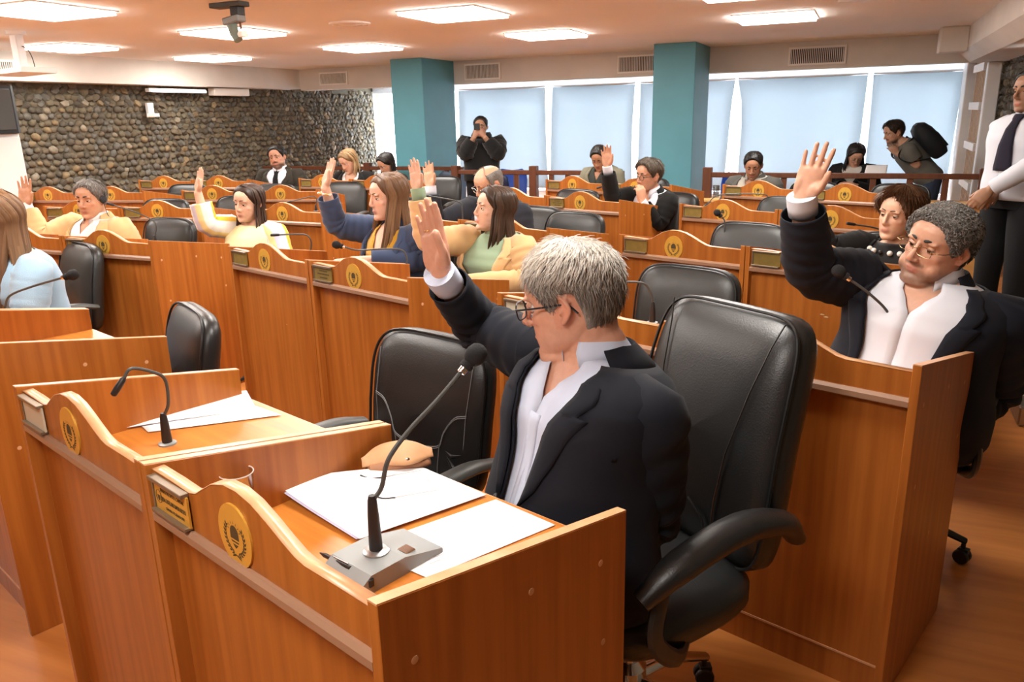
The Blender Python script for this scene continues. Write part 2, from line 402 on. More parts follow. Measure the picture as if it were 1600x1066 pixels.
# air vents
def vent(cx, t, z0, z1, w_, label, rr=None):
    v = empty('air_vent', (0, 0, 0), RA, label, 'vent', 'soffit air vents')
    a, b = cx-w_/2, cx+w_/2; f = MB(); e = .022
    for q in ((a, b, z1-e, z1), (a, b, z0, z0+e), (a, a+e, z0+e, z1-e), (b-e, b, z0+e, z1-e)): f.box(q[0], q[1], t-.03, t, q[2], q[3])
    f.build('frame', CREAMM, v, smooth=False)
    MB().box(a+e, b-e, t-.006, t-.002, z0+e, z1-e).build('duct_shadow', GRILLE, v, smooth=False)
    g = MB(); n = int((b-a-2*e)/.021)
    for k in range(n):
        x = a+e+(k+.5)*(b-a-2*e)/n; g.box(x-.004, x+.004, t-.022, t-.008, z0+e, z1-e)
    g.build('louvre', CREAMM, v, smooth=False)
    return v
vent(-7.55, 10.5, 2.08, 2.27, .52, 'cream louvred air vent left of the first teal column')
vent(-5.02, 10.5, 2.06, 2.28, .56, 'cream louvred air vent right of the first teal column')
vent(-2.78, 10.5, 2.06, 2.28, .56, 'cream louvred air vent touching the second teal column')
vent(-.62, 10.5, 2.06, 2.27, .64, 'cream louvred air vent above the rightmost window')
v = vent(0, 0, 0, .2, .6, 'large cream louvred air vent on the duct casing at upper right'); v.location = rt(.83, 5.6, 2.10); v.rotation_euler = (0, 0, RA-PI/2)
v = vent(0, 0, 0, .14, .5, 'dark air vent on the beam under the ceiling bracket'); v.location = rt(-8.17, 5.55, 2.10); v.rotation_euler = (0, 0, RA+PI/2)

# ceiling lights: square LED panels, diffusers made deep so their glowing sides light the ceiling
names = {(-7.35, 7.8): 'over the bearded man, farthest left row', (-7.35, 5.85): 'beside the white ceiling bracket', (-5.15, 7.75): 'beyond the round ceiling vent',
         (-5.15, 5.75): 'behind the ceiling projector', (-5.15, 3.95): 'at the upper left corner', (-2.95, 5.7): 'large near the middle of the top edge',
         (-2.95, 7.65): 'nearest the second teal column', (-.8, 7.5): 'in front of the rightmost vent'}
for r in (-7.35, -5.15, -2.95, -.8):
    for t in (7.7, 5.75, 3.85, 1.9, 0.0):
        if t == 0.0 and r != -.8: continue  # one panel added out of view above the camera to brighten what faces it
        best = min(names, key=lambda q: abs(q[0]-r)+abs(q[1]-t)); near_ = abs(best[0]-r)+abs(best[1]-t) < .4
        lab = ('square white ceiling light panel, ' + names[best]) if near_ else 'square white ceiling light panel overhead, above the top of the picture'
        if near_: r_, t_ = best
        else: r_, t_ = r, t
        l = empty('ceiling_light', rt(r_, t_, ZC), RA, lab, 'ceiling light', 'square ceiling light panels')
        f = MB(); h = .325
        for q in ((-h, h, -h, -h+.015), (-h, h, h-.015, h), (-h, -h+.015, -h+.015, h-.015), (h-.015, h, -h+.015, h-.015)): f.box(*q, -.010, 0)
        f.build('frame', FRAME, l, smooth=False)
        MB().box(-h+.015, h-.015, -h+.015, h-.015, -.030, -.001).build('diffuser', LIGHTP, l, smooth=False)

# ceiling fittings
w = empty('round_ceiling_vent', rt(-3.97, 5.80, ZC), RA, 'round cream vent set in the ceiling', 'vent')
MB().lathe([(.17, 0), (.17, -.012), (.15, -.018), (.145, -.012)], 28).build('rim', CEIL, w)
MB().lathe([(.13, -.006), (.13, -.016), (.10, -.018), (.09, -.01), (.05, -.018), (.01, -.018)], 28).build('louvre', CREAMM, w)
w = empty('ceiling_bracket', at(20, 30, 6.9), RA, 'white ceiling bracket holding a flat white tray at upper left', 'bracket'); w.location.z = ZC
MB().lathe([(.075, 0), (.075, -.03), (.05, -.035)], 18).build('flange', WHITEP, w)
MB().box(-.04, .04, -.035, .035, -.30, -.03, ch=.006).build('stem', WHITEP, w)
MB().prism([(-.24, -.345), (.2, -.33), (.22, -.29), (-.19, -.305)], 'y', -.16, .16).build('tray', WHITEP, w, smooth=False)
MB().tube(bez([(.05, 0, -.12), (.15, 0, -.14), (.16, 0, -.25), (.16, 0, -.31)]), .004, 6).build('cable', DGREY, w)
w = empty('projector_mount', at(362, -4, 5.6), RA, 'dark metal projector mount with green bracket hanging from ceiling', 'projector mount'); w.location.z = ZC
MB().box(-.16, .10, -.05, .05, -.03, 0, ch=.004).build('ceiling_plate', DGREY, w, smooth=False)
MB().box(.0, .07, -.035, .035, -.085, -.03, ch=.004).build('swivel', PLASTIC, w, smooth=False)
MB().box(-.09, .055, -.04, .04, -.13, -.085, M=Matrix.Rotation(R(-8), 4, 'Y'), ch=.008).build('arm', GREYPL, w, smooth=False)
MB().tube([(-.03, 0, -.12), (-.01, 0, -.19), (.02, 0, -.235)], [.034, .032, .03], 12).build('column', GREENM, w)
MB().lathe([(.01, -.02), (.03, -.018), (.036, 0), (.03, .018), (.01, .02)], 16, M=Matrix.Translation((.06, 0, -.20))).build('knob', CREAMM, w)
MB().tube([(.045, 0, -.12), (.05, 0, -.17)], .007, 8).build('pin', DARKW, w)
tag(MB().box(-.22, .12, -.06, .06, -.012, 0).build('ceiling_patch', CREAMM), 'grey cover plate on the ceiling near the upper right', 'plate').matrix_world = Matrix.Translation(at(1360, 0, 6.2).xy.to_3d()+Vector((0, 0, ZC))) @ Matrix.Rotation(RA, 4, 'Z')

# loudspeaker on a white cabinet, far left
w = empty('white_cabinet', at(-40, 270, 7.5).xy.to_3d(), RA, 'tall white cabinet against the stone wall at the left edge', 'cabinet')
MB().box(-.3, .3, -.6, .30, .04, 1.52, ch=.008).build('body', WHITEP, w); MB().box(-.28, .28, -.47, .3, 0, .04).build('plinth', FRAME, w, smooth=False)
MB().box(.3, .315, -.46, .29, .08, 1.48, ch=.004).build('door', WHITEP, w); MB().box(.315, .335, .2, .215, .75, .9).build('handle', STEEL, w, smooth=False)
w = empty('loudspeaker', at(0, 270, 7.5).xy.to_3d()+Vector((0, 0, 1.52)), RA, 'black loudspeaker standing on the white cabinet', 'loudspeaker')
MB().prism([(-.13, -.26), (.17, -.26), (.17, .14), (.10, .21), (-.13, .21)], 'z', 0, .42).build('case', SPKR, w, smooth=False)
MB().box(.171, .18, -.24, .12, .03, .39, ch=.003).build('grille', DGREY, w)

# rails of the public gallery
def railing(ra, rb, t, z0, zt, label, posts, thick):
    g = empty('gallery_railing', (0, 0, 0), RA, label, 'railing', 'dark wooden gallery railings')
    MB().box(ra, rb, t-.03, t+.03, zt-.05, zt, ch=.006).build('top_rail', DARKW, g, smooth=False)
    for p in posts: MB().box(p-.028, p+.028, t-.02, t+.02, z0, zt-.05, ch=.003).build('baluster', DARKW, g, smooth=False)
    for p in thick: MB().box(p-.045, p+.045, t-.045, t+.045, 0, zt+.05, ch=.006).build('post', DARKW, g, smooth=False)
railing(-4.55, -2.42, 8.6, 0, .95, 'dark wooden gallery railing between the two teal columns', [-4.2, -3.72, -3.28, -3.08, -2.75], [-4.52, -3.5])
railing(-1.5, 1.05, 8.45, .68, .95, 'dark wooden gallery railing at the right, on the pale parapet', [-1.24, -.72, -.3, .1, .42, .72], [-1.48, 1.03])
railing(-8.2, -4.85, 9.45, 0, .93, 'dark wooden gallery railing at the left, by the stone wall', [-8.1, -7.6, -7.1, -6.6, -6.1, -5.6, -5.1], [-6.35])
g = empty('parapet', (0, 0, 0), RA, 'pale plywood parapet below the right-hand railing', 'parapet')
MB().box(-1.5, 1.1, 8.36, 8.56, 0, .66).build('body', PLY, g, smooth=False); MB().box(-1.52, 1.12, 8.3, 8.6, .66, .69, ch=.004).build('cap', PLY, g, smooth=False)
g = empty('stage_step', at(1610, 600, 3.75).xy.to_3d(), RA, 'low step with grey metal edge at the right margin', 'step')
MB().box(.0, .5, -.1, 1.3, 0, .10, ch=.004).build('tread', PLY, g, smooth=False); MB().box(-.05, .0, -.12, 1.3, 0, .105, ch=.008).build('metal_edge', STEEL, g, smooth=False)

# ------------------------------------------------------------------ desks
DW, DD = 0.685, 0.57             # width of one desk, depth
DF, DB, DT = 0.975, 0.87, 0.79   # side height in front, at the back, top of the writing surface
TH = 0.021
def crest_outline():
    pts = [(TH, .872), (TH, .962)]
    prof = [(TH+.012, .962), (.15*DW, .961), (.235*DW, .958), (.27*DW, .964), (.31*DW, .981), (.36*DW, 1.001), (.42*DW, 1.013), (.48*DW, 1.014), (.54*DW, 1.006),
            (.60*DW, .989), (.655*DW, .971), (.70*DW, .958), (.735*DW, .953), (DW-TH, .951)]
    return pts + prof + [(DW-TH, .872)]
def oval(cx, cz, rx, rz, n=32): return [(cx+rx*math.cos(2*PI*k/n), cz+rz*math.sin(2*PI*k/n)) for k in range(n)]
def make_desk():
    d = empty('desk')
    side = MB().prism([(0, .0), (DD, .0), (DD, DB), (0, DF)], 'x', 0, TH, ch=.0015).mesh('side_panel', WOOD, smooth=False)
    edge = MB().prism([(-.0005, DF-.002), (DD+.0005, DB-.002), (DD+.0005, DB+.0012), (-.0005, DF+.0012)], 'x', .0008, TH-.0008).mesh('edge_band', WOODE, smooth=False)
    sp = []
    for x in (0, DW-TH):
        o = obj('side_panel', side, d); o.location.x = x; obj('edge_band', edge, o); sp.append(o)
    MB().box(TH, DW-TH, .030, .048, .10, .868).build('front_panel', WOOD, d, smooth=False)
    MB().box(TH, DW-TH, .034, .048, .0, .094).build('plinth', WOOD, d, smooth=False)
    MB().box(TH, DW-TH, .027, .046, .094, .100).build('trim_strip', WOODE, d, smooth=False)
    m = MB()
    m.prism([(.0, .864), (.0, .878), (.006, .886), (.034, .886), (.034, .860), (.006, .860)], 'x', TH, DW-TH); m.build('moulding', MOULD, d, smooth=False)
    cp = MB().prism(crest_outline(), 'y', .012, .034).build('crest_panel', WOOD, d, smooth=True, angle=35)
    o2 = crest_outline()[1:-1]
    e = MB(); rows = [[(x, y, z+.0012) for x, z in o2] for y in (.0115, .0345)]
    e.grid(rows); solid(e.build('edge_band', WOODE, cp, angle=50), .0015, 0)
    MB().box(TH, DW-TH, .034, DD, DT-.026, DT, ch=.0015).build('table_top', WOODT, d, smooth=False)
    MB().box(TH, DW-TH, DD-.0005, DD+.0015, DT-.025, DT-.001).build('top_edge', WOODE, d, smooth=False)
    # round crest badge
    cx, cz = .455*DW, .933
    em = MB().prism(oval(cx, cz, .050, .056, 36), 'y', .0085, .013).build('crest_badge', BRASS, d, smooth=False)
    g = MB(); y = .0082
    def flat(poly): g.add([(cx+px, y, cz+pz) for px, pz in poly], [tuple(range(len(poly)))])
    flat([(-.013, -.006), (-.013, .004)]+[(-.013*math.cos(PI*k/8), .004+.015*math.sin(PI*k/8)) for k in range(1, 8)]+[(.013, .004), (.013, -.006)])   # upper field of the shield
    for a in np.linspace(.25, PI-.25, 7): flat([(.016*math.cos(a-.06), .006+.016*math.sin(a-.06)), (.022*math.cos(a), .006+.022*math.sin(a)), (.016*math.cos(a+.06), .006+.016*math.sin(a+.06))])
    flat([(-.013, -.009), (.013, -.009), (.010, -.012), (-.010, -.012)])
    flat([(-.009, -.015), (.009, -.015), (.0, -.023)])
    for s in (-1, 1):                                                # laurel branches
        for k in range(9):
            a = R(-78+k*13.5); c = Vector((s*.029*math.cos(a), -.003+.030*math.sin(a))); dv = Vector((-s*math.sin(a)*1.0, math.cos(a))).normalized(); nv = Vector((dv.y, -dv.x))
            for q in (-1, 1):
                t = (dv+nv*q*.55).normalized()*.0095; wv = Vector((t.y, -t.x))*.22
                flat([tuple(c), tuple(c+t*.5+wv), tuple(c+t), tuple(c+t*.5-wv)])
    for s in (-1, 1): flat([(0, -.036), (s*.014, -.041), (s*.012, -.037), (s*.002, -.033)])
    g.build('crest_engraving', ENGR, em, smooth=False)
    # name plate holder with plate
    x0, x1, z0, z1 = .045*DW, .232*DW, .888, .957
    h = MB(); h.box(x0, x1, -.004, .012, z1-.006, z1+.002, ch=.001); h.box(x0, x1, -.004, .012, z0, z0+.007, ch=.001); h.box(x0, x0+.006, .002, .012, z0+.007, z1-.006)
    hd = h.build('plate_holder', BRONZE, d, smooth=False)
    MB().box(x0+.007, x1+.004, .004, .008, z0+.006, z1-.005).build('name_plate', BRASSD, hd, smooth=False)
    return d
DESK0 = make_desk()
PLATE_ME = [g for c in DESK0.children for g in c.children if g.name.startswith('name_plate')][0].data
PLUGM = MB().lathe([(.0065, -.0005), (.0065, .0006), (.004, .0009)], 10).mesh('dowel_cap', PLUG)
def desk_text(hd, s, size, x, z, m=ENGR, y=.0036, wmax=None):
    c = bpy.data.curves.new('lettering', 'FONT'); c.body = s; c.size = size; c.align_x = 'CENTER'; c.extrude = .0002; c.resolution_u = 2
    t = bpy.data.objects.new('lettering_tmp', c); COL.objects.link(t)
    dg = bpy.context.evaluated_depsgraph_get(); me = bpy.data.meshes.new_from_object(t.evaluated_get(dg)); bpy.data.objects.remove(t)
    xs = [v.co.x for v in me.vertices]; k = 1.0
    if wmax and max(xs)-min(xs) > wmax: k = wmax/(max(xs)-min(xs))
    me.transform(Matrix(((k, 0, 0, x), (0, 0, -1, y), (0, 1, 0, z), (0, 0, 0, 1)))); me.materials.clear(); me.materials.append(m)
    return obj('lettering', me, hd)
U_ = Vector((math.cos(R(-42)), math.sin(R(-42)))); V_ = Vector((-U_.y, U_.x))
def uv(u, v): return U_*u + V_*v
def chip(d, x, z, n, s, seed):
    rr = random.Random(seed); m = MB()
    for k in range(n):
        a = x+rr.uniform(-1, 1)*s; b = z+rr.uniform(-.3, .3)*s; w = s*rr.uniform(.3, .7); q = []
        for j in range(7): th = 2*PI*j/7; q.append((a+w*math.cos(th)*rr.uniform(.5, 1), .0293, b+w*.28*math.sin(th)*rr.uniform(.4, 1)))
        m.add(q, [tuple(range(7))])
    m.build('chipped_patch', CHIP, d, smooth=False)
DESKS = {}
def desk(key, pos, ang, label, plugs=(), chips=None, plate=None):
    first = not DESKS
    d = DESK0 if first else copy_tree(DESK0)
    d.location = (pos.x, pos.y, 0); d.rotation_euler = (0, 0, ang); tag(d, label, 'desk', 'chamber desks with crest badges')
    sides = [c for c in d.children if c.name.startswith('side_panel')]; sides.sort(key=lambda o: o.location.x)
    for side, pts in plugs:
        for (y, z) in pts:
            o = obj('dowel_cap', PLUGM, sides[side]); s = 1 if side else -1
            o.matrix_local = Matrix.Translation((TH if side else 0, y, z)) @ Matrix.Rotation(s*PI/2, 4, 'Y')
    if chips: chip(d, *chips)
    hd = [c for c in d.children if c.name.startswith('plate_holder')][0]
    pl = [c for c in hd.children if c.name.startswith('name_plate')][0]
    pl.data = PLATE_ME
    if plate:
        pl.data = PLATE_ME.copy(); pl.data.materials[0] = plate
    DESKS[key] = (d, hd); return d
PL1 = ((1, [(.055, .86), (.075, .63), (.30, .84), (.30, .40), (.49, .80), (.50, .63)]),)
A_ = R(-42)
def row(key, u0, v0, labels, ang=A_, origin=None, **kw):
    for i, lb in enumerate(labels):
        if origin is None: p = uv(u0+i*(DW+.004), v0)
        else: p = origin + Vector((math.cos(ang), math.sin(ang)))*(i*(DW+.004))
        last = i == len(labels)-1
        desk('%s%d' % (key, i), p, ang, lb, plugs=PL1 if last else (), chips=kw.get('chips', {}).get(i), plate=kw.get('plate', {}).get(i))
WD = 'orange wooden crest-front desk, '
row('A', -2.086, .522, [WD + 'second nearest, white plate holder and papers on top', WD + 'nearest the camera, with yellow lettered name plate'], chips={0: (.2, .52, 1, .008, 4), 1: (.38, .60, 2, .02, 5)}, plate={0: PLATEW, 1: BRASS})
row('L', -2.6-3*(DW+.004), .56, [WD + 'front row, beyond the left picture edge', WD + 'front row at the left edge, beside the woman in light blue', WD + 'front row left, its plain side facing the papers'])
row('B', -3.655, 1.955, [WD + 'below the woman in yellow blouse', WD + 'below the woman in navy blazer'], chips={0: (.42, .63, 2, .008, 8), 1: (.3, .7, 1, .005, 2)})
row('M', -1.83, 1.96, [WD + 'hidden behind the man in the foreground', WD + 'at the right with the man in spectacles'], chips={1: (.13, .8, 1, .018, 9)}, plate={0: PLATEW})
row('C', -4.07, 3.32, [WD + 'in front of the bald man', WD + 'behind the woman in tan blazer'])
row('N', -2.25, 3.335, [WD + 'centre right, empty chair behind its microphone', WD + 'in front of the woman with bobbed hair'], chips={0: (.42, .72, 2, .022, 11), 1: (.36, .70, 2, .025, 12)})
row('D', -4.53, 4.70, [WD + 'behind the bald man near the gallery railing', WD + 'in front of the man with hand on chin'])
row('O', -2.69, 4.70, [WD + 'mid right with a bent black microphone', WD + 'hidden behind the raised arm at right'])
row('E', -4.83, 5.90, [WD + 'in front of the man with bowed head', WD + 'beyond the man with hand on chin, right end'])
row('P', -3.11, 6.13, [WD + 'in front of the man in grey blazer by the railing', WD + 'back row right, below the woman holding a sheet'])
def row2(key, end, ang, labels, **kw):
    n = len(labels); a = R(ang)
    row(key, 0, 0, labels, ang=a, origin=Vector(end)-Vector((math.cos(a), math.sin(a)))*(n*(DW+.004)-.004), **kw)
row2('F', (-1.91, 4.16), -24, [WD + 'left block second row, near the white cabinet', WD + 'left block second row, before the man in tan blazer', WD + 'left block with its plain side facing the yellow blouse'], chips={2: (.14, .82, 1, .012, 3)})
row2('G', (-1.28, 5.42), -27, [WD + 'behind the woman in yellow blouse'])
row2('H', (-2.3, 5.9), -12.4, [WD + 'left block third row, behind the man in tan blazer', WD + 'left block third row, right of the man in tan blazer'])
row2('J', (-3.4, 7.43), -12.2, [WD + 'fourth row by the stone wall, above the raised palm', WD + 'fourth row by the stone wall, behind the grey-haired head'])
row2('K', (-1.7, 7.1), -12.4, [WD + 'fourth row, right of the hand in yellow sleeve', WD + 'fourth row, left of the navy sleeve'])
row2('Q', (-2.8, 8.61), -13.6, [WD + 'last row by the stone wall, left end', WD + 'last row by the stone wall, below the bearded man'])
row2('S', (-1.02, 7.98), -26, [WD + 'last row, between bearded man and blonde woman', WD + 'last row, in front of the blonde woman'])
d, hd = DESKS['A1']
xm = (.045+.232)/2*DW
desk_text(hd, 'SENADOR DPTO. CAPITAL', .0098, xm+.012, .9345, wmax=.088)
desk_text(hd, 'TEJEDA CASTELLANO RAMON ADOLFO', .0125, xm+.013, .9165, wmax=.094)
desk_text(hd, 'CÁMARA DE SENADORES', .0078, xm+.016, .9025, wmax=.07)
g = MB(); cx_, cz_ = .045*DW+.023, .922
g.tube([(cx_+.011*math.cos(q), .0037, cz_+.013*math.sin(q)) for q in np.linspace(0, 2*PI, 25)[:-1]], .0005, 4, closed=True)
g.add([(cx_-.005, .0036, cz_+.003), (cx_+.005, .0036, cz_+.003), (cx_+.004, .0036, cz_-.006), (cx_, .0036, cz_-.009), (cx_-.004, .0036, cz_-.006)], [(0, 1, 2, 3, 4)])
for s in (-1, 1):
    for k in range(4): g.add([(cx_+s*(.007), .0036, cz_-.007+k*.004), (cx_+s*.0095, .0036, cz_-.004+k*.004), (cx_+s*.0065, .0036, cz_-.003+k*.004)], [(0, 1, 2)])
g.build('small_crest', ENGR, hd, smooth=False)
for key in ('F2', 'B1', 'D1', 'C1'):                                  # far plates carry three unreadable engraved lines
    d, hd = DESKS[key]; g = MB()
    for z, w in ((.936, .06), (.922, .085), (.906, .055)):
        n = int(w/.006)
        for k in range(n): x = xm-w/2+(k+.1)*w/n+.008; g.box(x, x+w/n*.7, .0035, .0041, z-.003, z+.003)
    g.build('engraved_lines', ENGR, hd, smooth=False)

# ------------------------------------------------------------------ office chairs
def rounded_slab(mb, W_, H_, T_, cx=0, cz=0, e=4.0, puff=0.25, n=40, curve=0.0, taper=0.0, top=0.0, bow=0.0):
    """upholstered pad: superellipse outline in x-z, thickness along y, puffed faces; front is -y"""
    rings = []
    for fr, sc in ((-1, 0.0), (-1, .55), (-.93, .80), (-.74, .93), (-.35, 1.0), (.35, 1.0), (.74, .95), (.93, .84), (1, .6), (1, 0.0)):
        ring = []
        for k in range(n):
            a = 2*PI*k/n; c, s_ = math.cos(a), math.sin(a)
            x = math.copysign(abs(c)**(2/e), c)*W_/2*sc; z = math.copysign(abs(s_)**(2/e), s_)*H_/2*sc
            pf = (1-(2*x/W_)**2)*(1-(2*z/H_)**2)*puff*T_*fr if abs(fr) > .9 else 0
            x2 = x*(1+taper*z/H_); y = fr*T_/2 + pf - curve*(x2/(W_/2))**2*W_*.25 + bow*math.cos(PI*z/H_)
            ring.append((cx+x2, y, cz+z + top*(1-(2*x/W_)**2)*(z > 0)*(z/H_)))
        rings.append(ring)
    # centre points collapse: fine as tiny fans
    mb.grid(rings, closed=True)
def make_chair(kind, top):
    """front of the chair is -y; origin on the floor under the seat"""
    c = empty('office_chair')
    lt = LEATHER if kind != 'worn' else LEATHER2
    seat = MB(); rounded_slab(seat, .50, .49, .105, e=3.6, puff=.25)
    so = seat.build('seat', lt, c, angle=60); so.data.transform(Matrix.Translation((0, 0, .45)) @ Matrix.Rotation(R(-90), 4, 'X'))
    H_ = top-.47; b = MB()
    if kind == 'high': rounded_slab(b, .47, H_, .125, cz=H_/2, e=6.5, puff=.22, curve=.10, taper=-.10, bow=-.02)
    else: rounded_slab(b, .47, H_, .085, cz=H_/2, e=4.5, puff=.28, curve=.09, taper=.04, bow=-.015)
    T = Matrix.Translation((0, .235, .47)) @ Matrix.Rotation(R(-9 if kind != 'high' else -13), 4, 'X')
    bo = b.build('backrest', lt, c, angle=60); bo.data.transform(T)
    p = MB(); W2, e = (.47, 4.5) if kind != 'high' else (.47, 6.5); tp = .04 if kind != 'high' else -.10; cu = .09 if kind != 'high' else .10; hh = H_
    def outline(y0, f=1.0, n=64):
        out = []
        for k in range(n):
            a = 2*PI*k/n; cc, ss = math.cos(a), math.sin(a); x = math.copysign(abs(cc)**(2/e), cc)*W2/2*f; z = math.copysign(abs(ss)**(2/e), ss)*hh/2*f
            x2 = x*(1+tp*z/hh); out.append(T @ Vector((x2, y0-cu*(x2/(W2/2))**2*W2*.25+(-.015 if kind != 'high' else -.02)*math.cos(PI*z/hh), hh/2+z)))
        return out
    p.tube(outline(-.030 if kind != 'high' else -.043, .985), .0045, 6, closed=True); p.build('piping', PIPING, bo)
    def face_pt(x, z, d=-.001):           # point on the front face of the backrest, x in -1..1, z in 0..1
        T_ = .125 if kind == 'high' else .085
        zz = (z-.5)*hh; xx = x*W2/2*(1+tp*zz/hh)
        pf = (1-x*x)*(1-(2*zz/hh)**2)*.27*T_
        return T @ Vector((xx, -T_/2-pf+d-cu*x*x*W2*.25+(-.015 if kind != 'high' else -.02)*math.cos(PI*zz/hh), hh/2+zz))
    if kind == 'empty':                   # lumbar seams
        s = MB()
        for dz in (0, .022):
            s.tube(catmull([face_pt(x, z+dz*.5) for x, z in [(-.80, .56), (-.62, .53), (-.47, .43), (-.40, .34), (-.2, .31), (0, .30), (.2, .31), (.40, .34), (.47, .43), (.62, .53), (.80, .56)]], 4), .0016, 5)
        for sx in (-1, 1): s.tube([face_pt(sx*x, z) for x, z in [(.40, .34), (.36, .2), (.33, .06)]], .0014, 5); s.tube([face_pt(sx*x, z) for x, z in [(.80, .86), (.79, .56), (.74, .1)]], .0012, 5)
        s.build('stitched_seam', STITCH, bo)
        w = MB()
        for sx in (-1, 1):
            for k in range(4): w.tube([face_pt(sx*.44, .34, .004), face_pt(sx*(.6+.03*k), .30-.07*k, .001), face_pt(sx*(.78), .33-.10*k, .006)], [.002, .007, .002], 6)
        w.build('leather_fold', lt, bo)
    if kind == 'high':
        s = MB()
        for sx in (-1, 1): s.tube([face_pt(sx*x, z, -.002) for x, z in [(.80, .97), (.72, .88), (.62, .7), (.50, .45), (.44, .25), (.40, .05)]], .0022, 5)
        for sx in (-1, 1): s.tube([face_pt(sx*x, z, -.002) for x, z in [(.40, .04), (.3, .16), (.1, .22)]], .003, 5)
        s.build('stitched_seam', PIPING, bo)
    for sx in (-1, 1):                    # arms
        a = MB()
        if kind == 'high': path = [(sx*.27, .27, .60), (sx*.285, .20, .665), (sx*.29, .05, .70), (sx*.29, -.12, .675), (sx*.275, -.22, .615)]; rad = [(.03, .022), (.036, .028), (.040, .032), (.038, .03), (.024, .02)]
        else: path = [(sx*.275, .22, .63), (sx*.28, .1, .655), (sx*.28, -.10, .655), (sx*.275, -.20, .635)]; rad = [(.026, .014), (.032, .017), (.032, .017), (.024, .012)]
        a.tube(catmull(path, 5), [tuple(interp([(i/(len(rad)-1),)+r for i, r in enumerate(rad)], k/(5*(len(path)-1)))) for k in range(5*(len(path)-1)+1)], 14, ref=(1, 0, 0))
        ao = a.build('armrest', lt if kind == 'high' else DGREY, c)
        MB().tube(catmull([(sx*.275, -.16, .62), (sx*.29, -.19, .52), (sx*.27, -.1, .425), (sx*.2, .0, .41)], 5), [(.012, .022)]*16, 8, ref=(1, 0, 0)).build('arm_bracket', PLASTIC, ao)
    MB().box(-.16, .16, -.16, .16, .375, .405, ch=.01).build('seat_plate', PLASTIC, c, smooth=False)
    MB().box(-.03, .03, .10, .29, .385, .41, ch=.004).build('back_bar', PLASTIC, c, smooth=False)
    bm_ = CHROME if kind == 'high' else PLASTIC
    MB().lathe([(.028, .2), (.028, .3), (.020, .3), (.020, .38)], 16).build('gas_lift', bm_ if kind == 'high' else DGREY, c)
    base = MB(); base.lathe([(.04, .08), (.048, .10), (.048, .19), (.03, .21)], 18)
    for k in range(5):
        a = 2*PI*k/5+.3; ca, sa = math.cos(a), math.sin(a)
        base.tube(catmull([(ca*.03, sa*.03, .150), (ca*.15, sa*.15, .140), (ca*.29, sa*.29, .085)], 4), [(.024, .018), (.024, .018), (.022, .017), (.021, .016), (.02, .015), (.019, .014), (.018, .013), (.017, .012), (.016, .011)], 10, ref=(-sa, ca, 0))
    base.build('star_base', bm_, c)
    cw = MB(); 
    for sx in (-1, 1): cw.lathe([(.006, -.009), (.024, -.009), (.027, -.004), (.027, .004), (.024, .009), (.006, .009)], 14, M=Matrix.Translation((sx*.013, 0, .027)) @ Matrix.Rotation(PI/2, 4, 'Y'))
    cw.tube([(0, 0, .03), (0, 0, .075)], .008, 8); cw.box(-.012, .012, -.02, .012, .03, .058)
    cm = cw.mesh('caster', PLASTIC)
    for k in range(5):
        a = 2*PI*k/5+.3; o = obj('caster', cm, c); o.location = (math.cos(a)*.285, math.sin(a)*.285, 0); o.rotation_euler = (0, 0, a+1.0)
    return c
CH = {'empty': make_chair('empty', .955), 'high': make_chair('high', 1.11), 'plain': make_chair('plain', .925), 'worn': make_chair('worn', .95)}
used = set()
def chair(kind, x, y, face, label, dz=0):
    c = CH[kind] if kind not in used else copy_tree(CH[kind]); used.add(kind)
    c.location = (x, y, 0); c.rotation_euler = (0, 0, face); tag(c, label, 'chair', 'black office chairs'); return c
# a chair faces -y when its angle is 0; desks of the main block turn it by -42 degrees
def chair_uv(kind, u, v, label, da=0): p = uv(u, v); return chair(kind, p.x, p.y, A_+R(da), label)
def chair_at(key, kind, label, du=0, dv=.30, da=0):
    d = DESKS[key][0]; a = d.rotation_euler.z; ux = Vector((math.cos(a), math.sin(a))); vx = Vector((-ux.y, ux.x))
    p = Vector(d.location.xy) + ux*(DW/2+du) + vx*(DD+dv); return chair(kind, p.x, p.y, a+R(da), label)
BC = 'black leather office chair, '
chair_uv('high', -.945, 1.47, BC + 'high-backed, behind the man in the foreground', -15)
chair_uv('empty', -1.66, 1.23, BC + 'empty, with stitched back seams, behind the tan pouch', 3)
chair_uv('plain', -2.80, 1.02, BC + 'empty, seen from its side beside the front row', -12)
chair_at('L0', 'worn', BC + 'behind the woman in light blue', -.36, .22, 0)
chair_uv('worn', -1.60, 2.62, BC + 'empty, back showing past the grey-haired head')
chair_at('M1', 'plain', BC + 'under the man in spectacles at right', .07, .24, 6)
chair_at('N0', 'worn', BC + 'empty, behind the microphone at centre right', -.06, .08)
chair_at('N1', 'plain', BC + 'under the woman with bobbed hair', 0, .28)
chair_at('C1', 'worn', BC + 'empty, low back behind the tan blazer', -.12, .0)
chair_at('C0', 'plain', BC + 'under the bald man', .0, .30)
chair_at('B0', 'plain', BC + 'empty, beyond the second-row desk beside the yellow blouse', -.05, .25)
chair_at('B1', 'plain', BC + 'under the woman in tan blazer', .0, .30)
chair_at('F2', 'plain', BC + 'under the woman in yellow blouse', .1, .24, -6)
chair_at('F1', 'plain', BC + 'under the man in tan blazer', -.05, .3)
chair_at('G0', 'worn', BC + 'empty, large back behind the navy sleeve', .1, .35)
chair_at('H1', 'worn', BC + 'empty, third row left block', .05, .2)
chair_at('H0', 'plain', BC + 'empty, behind the tan blazer shoulder', 0, .2)
chair_at('J1', 'worn', BC + 'empty, fourth row by the stone wall', .1, .2)
chair_at('K0', 'worn', BC + 'empty, behind the head of the woman in yellow', .1, .1)
chair_at('K1', 'worn', BC + 'empty, grey back above the raised navy sleeve', .1, .3)
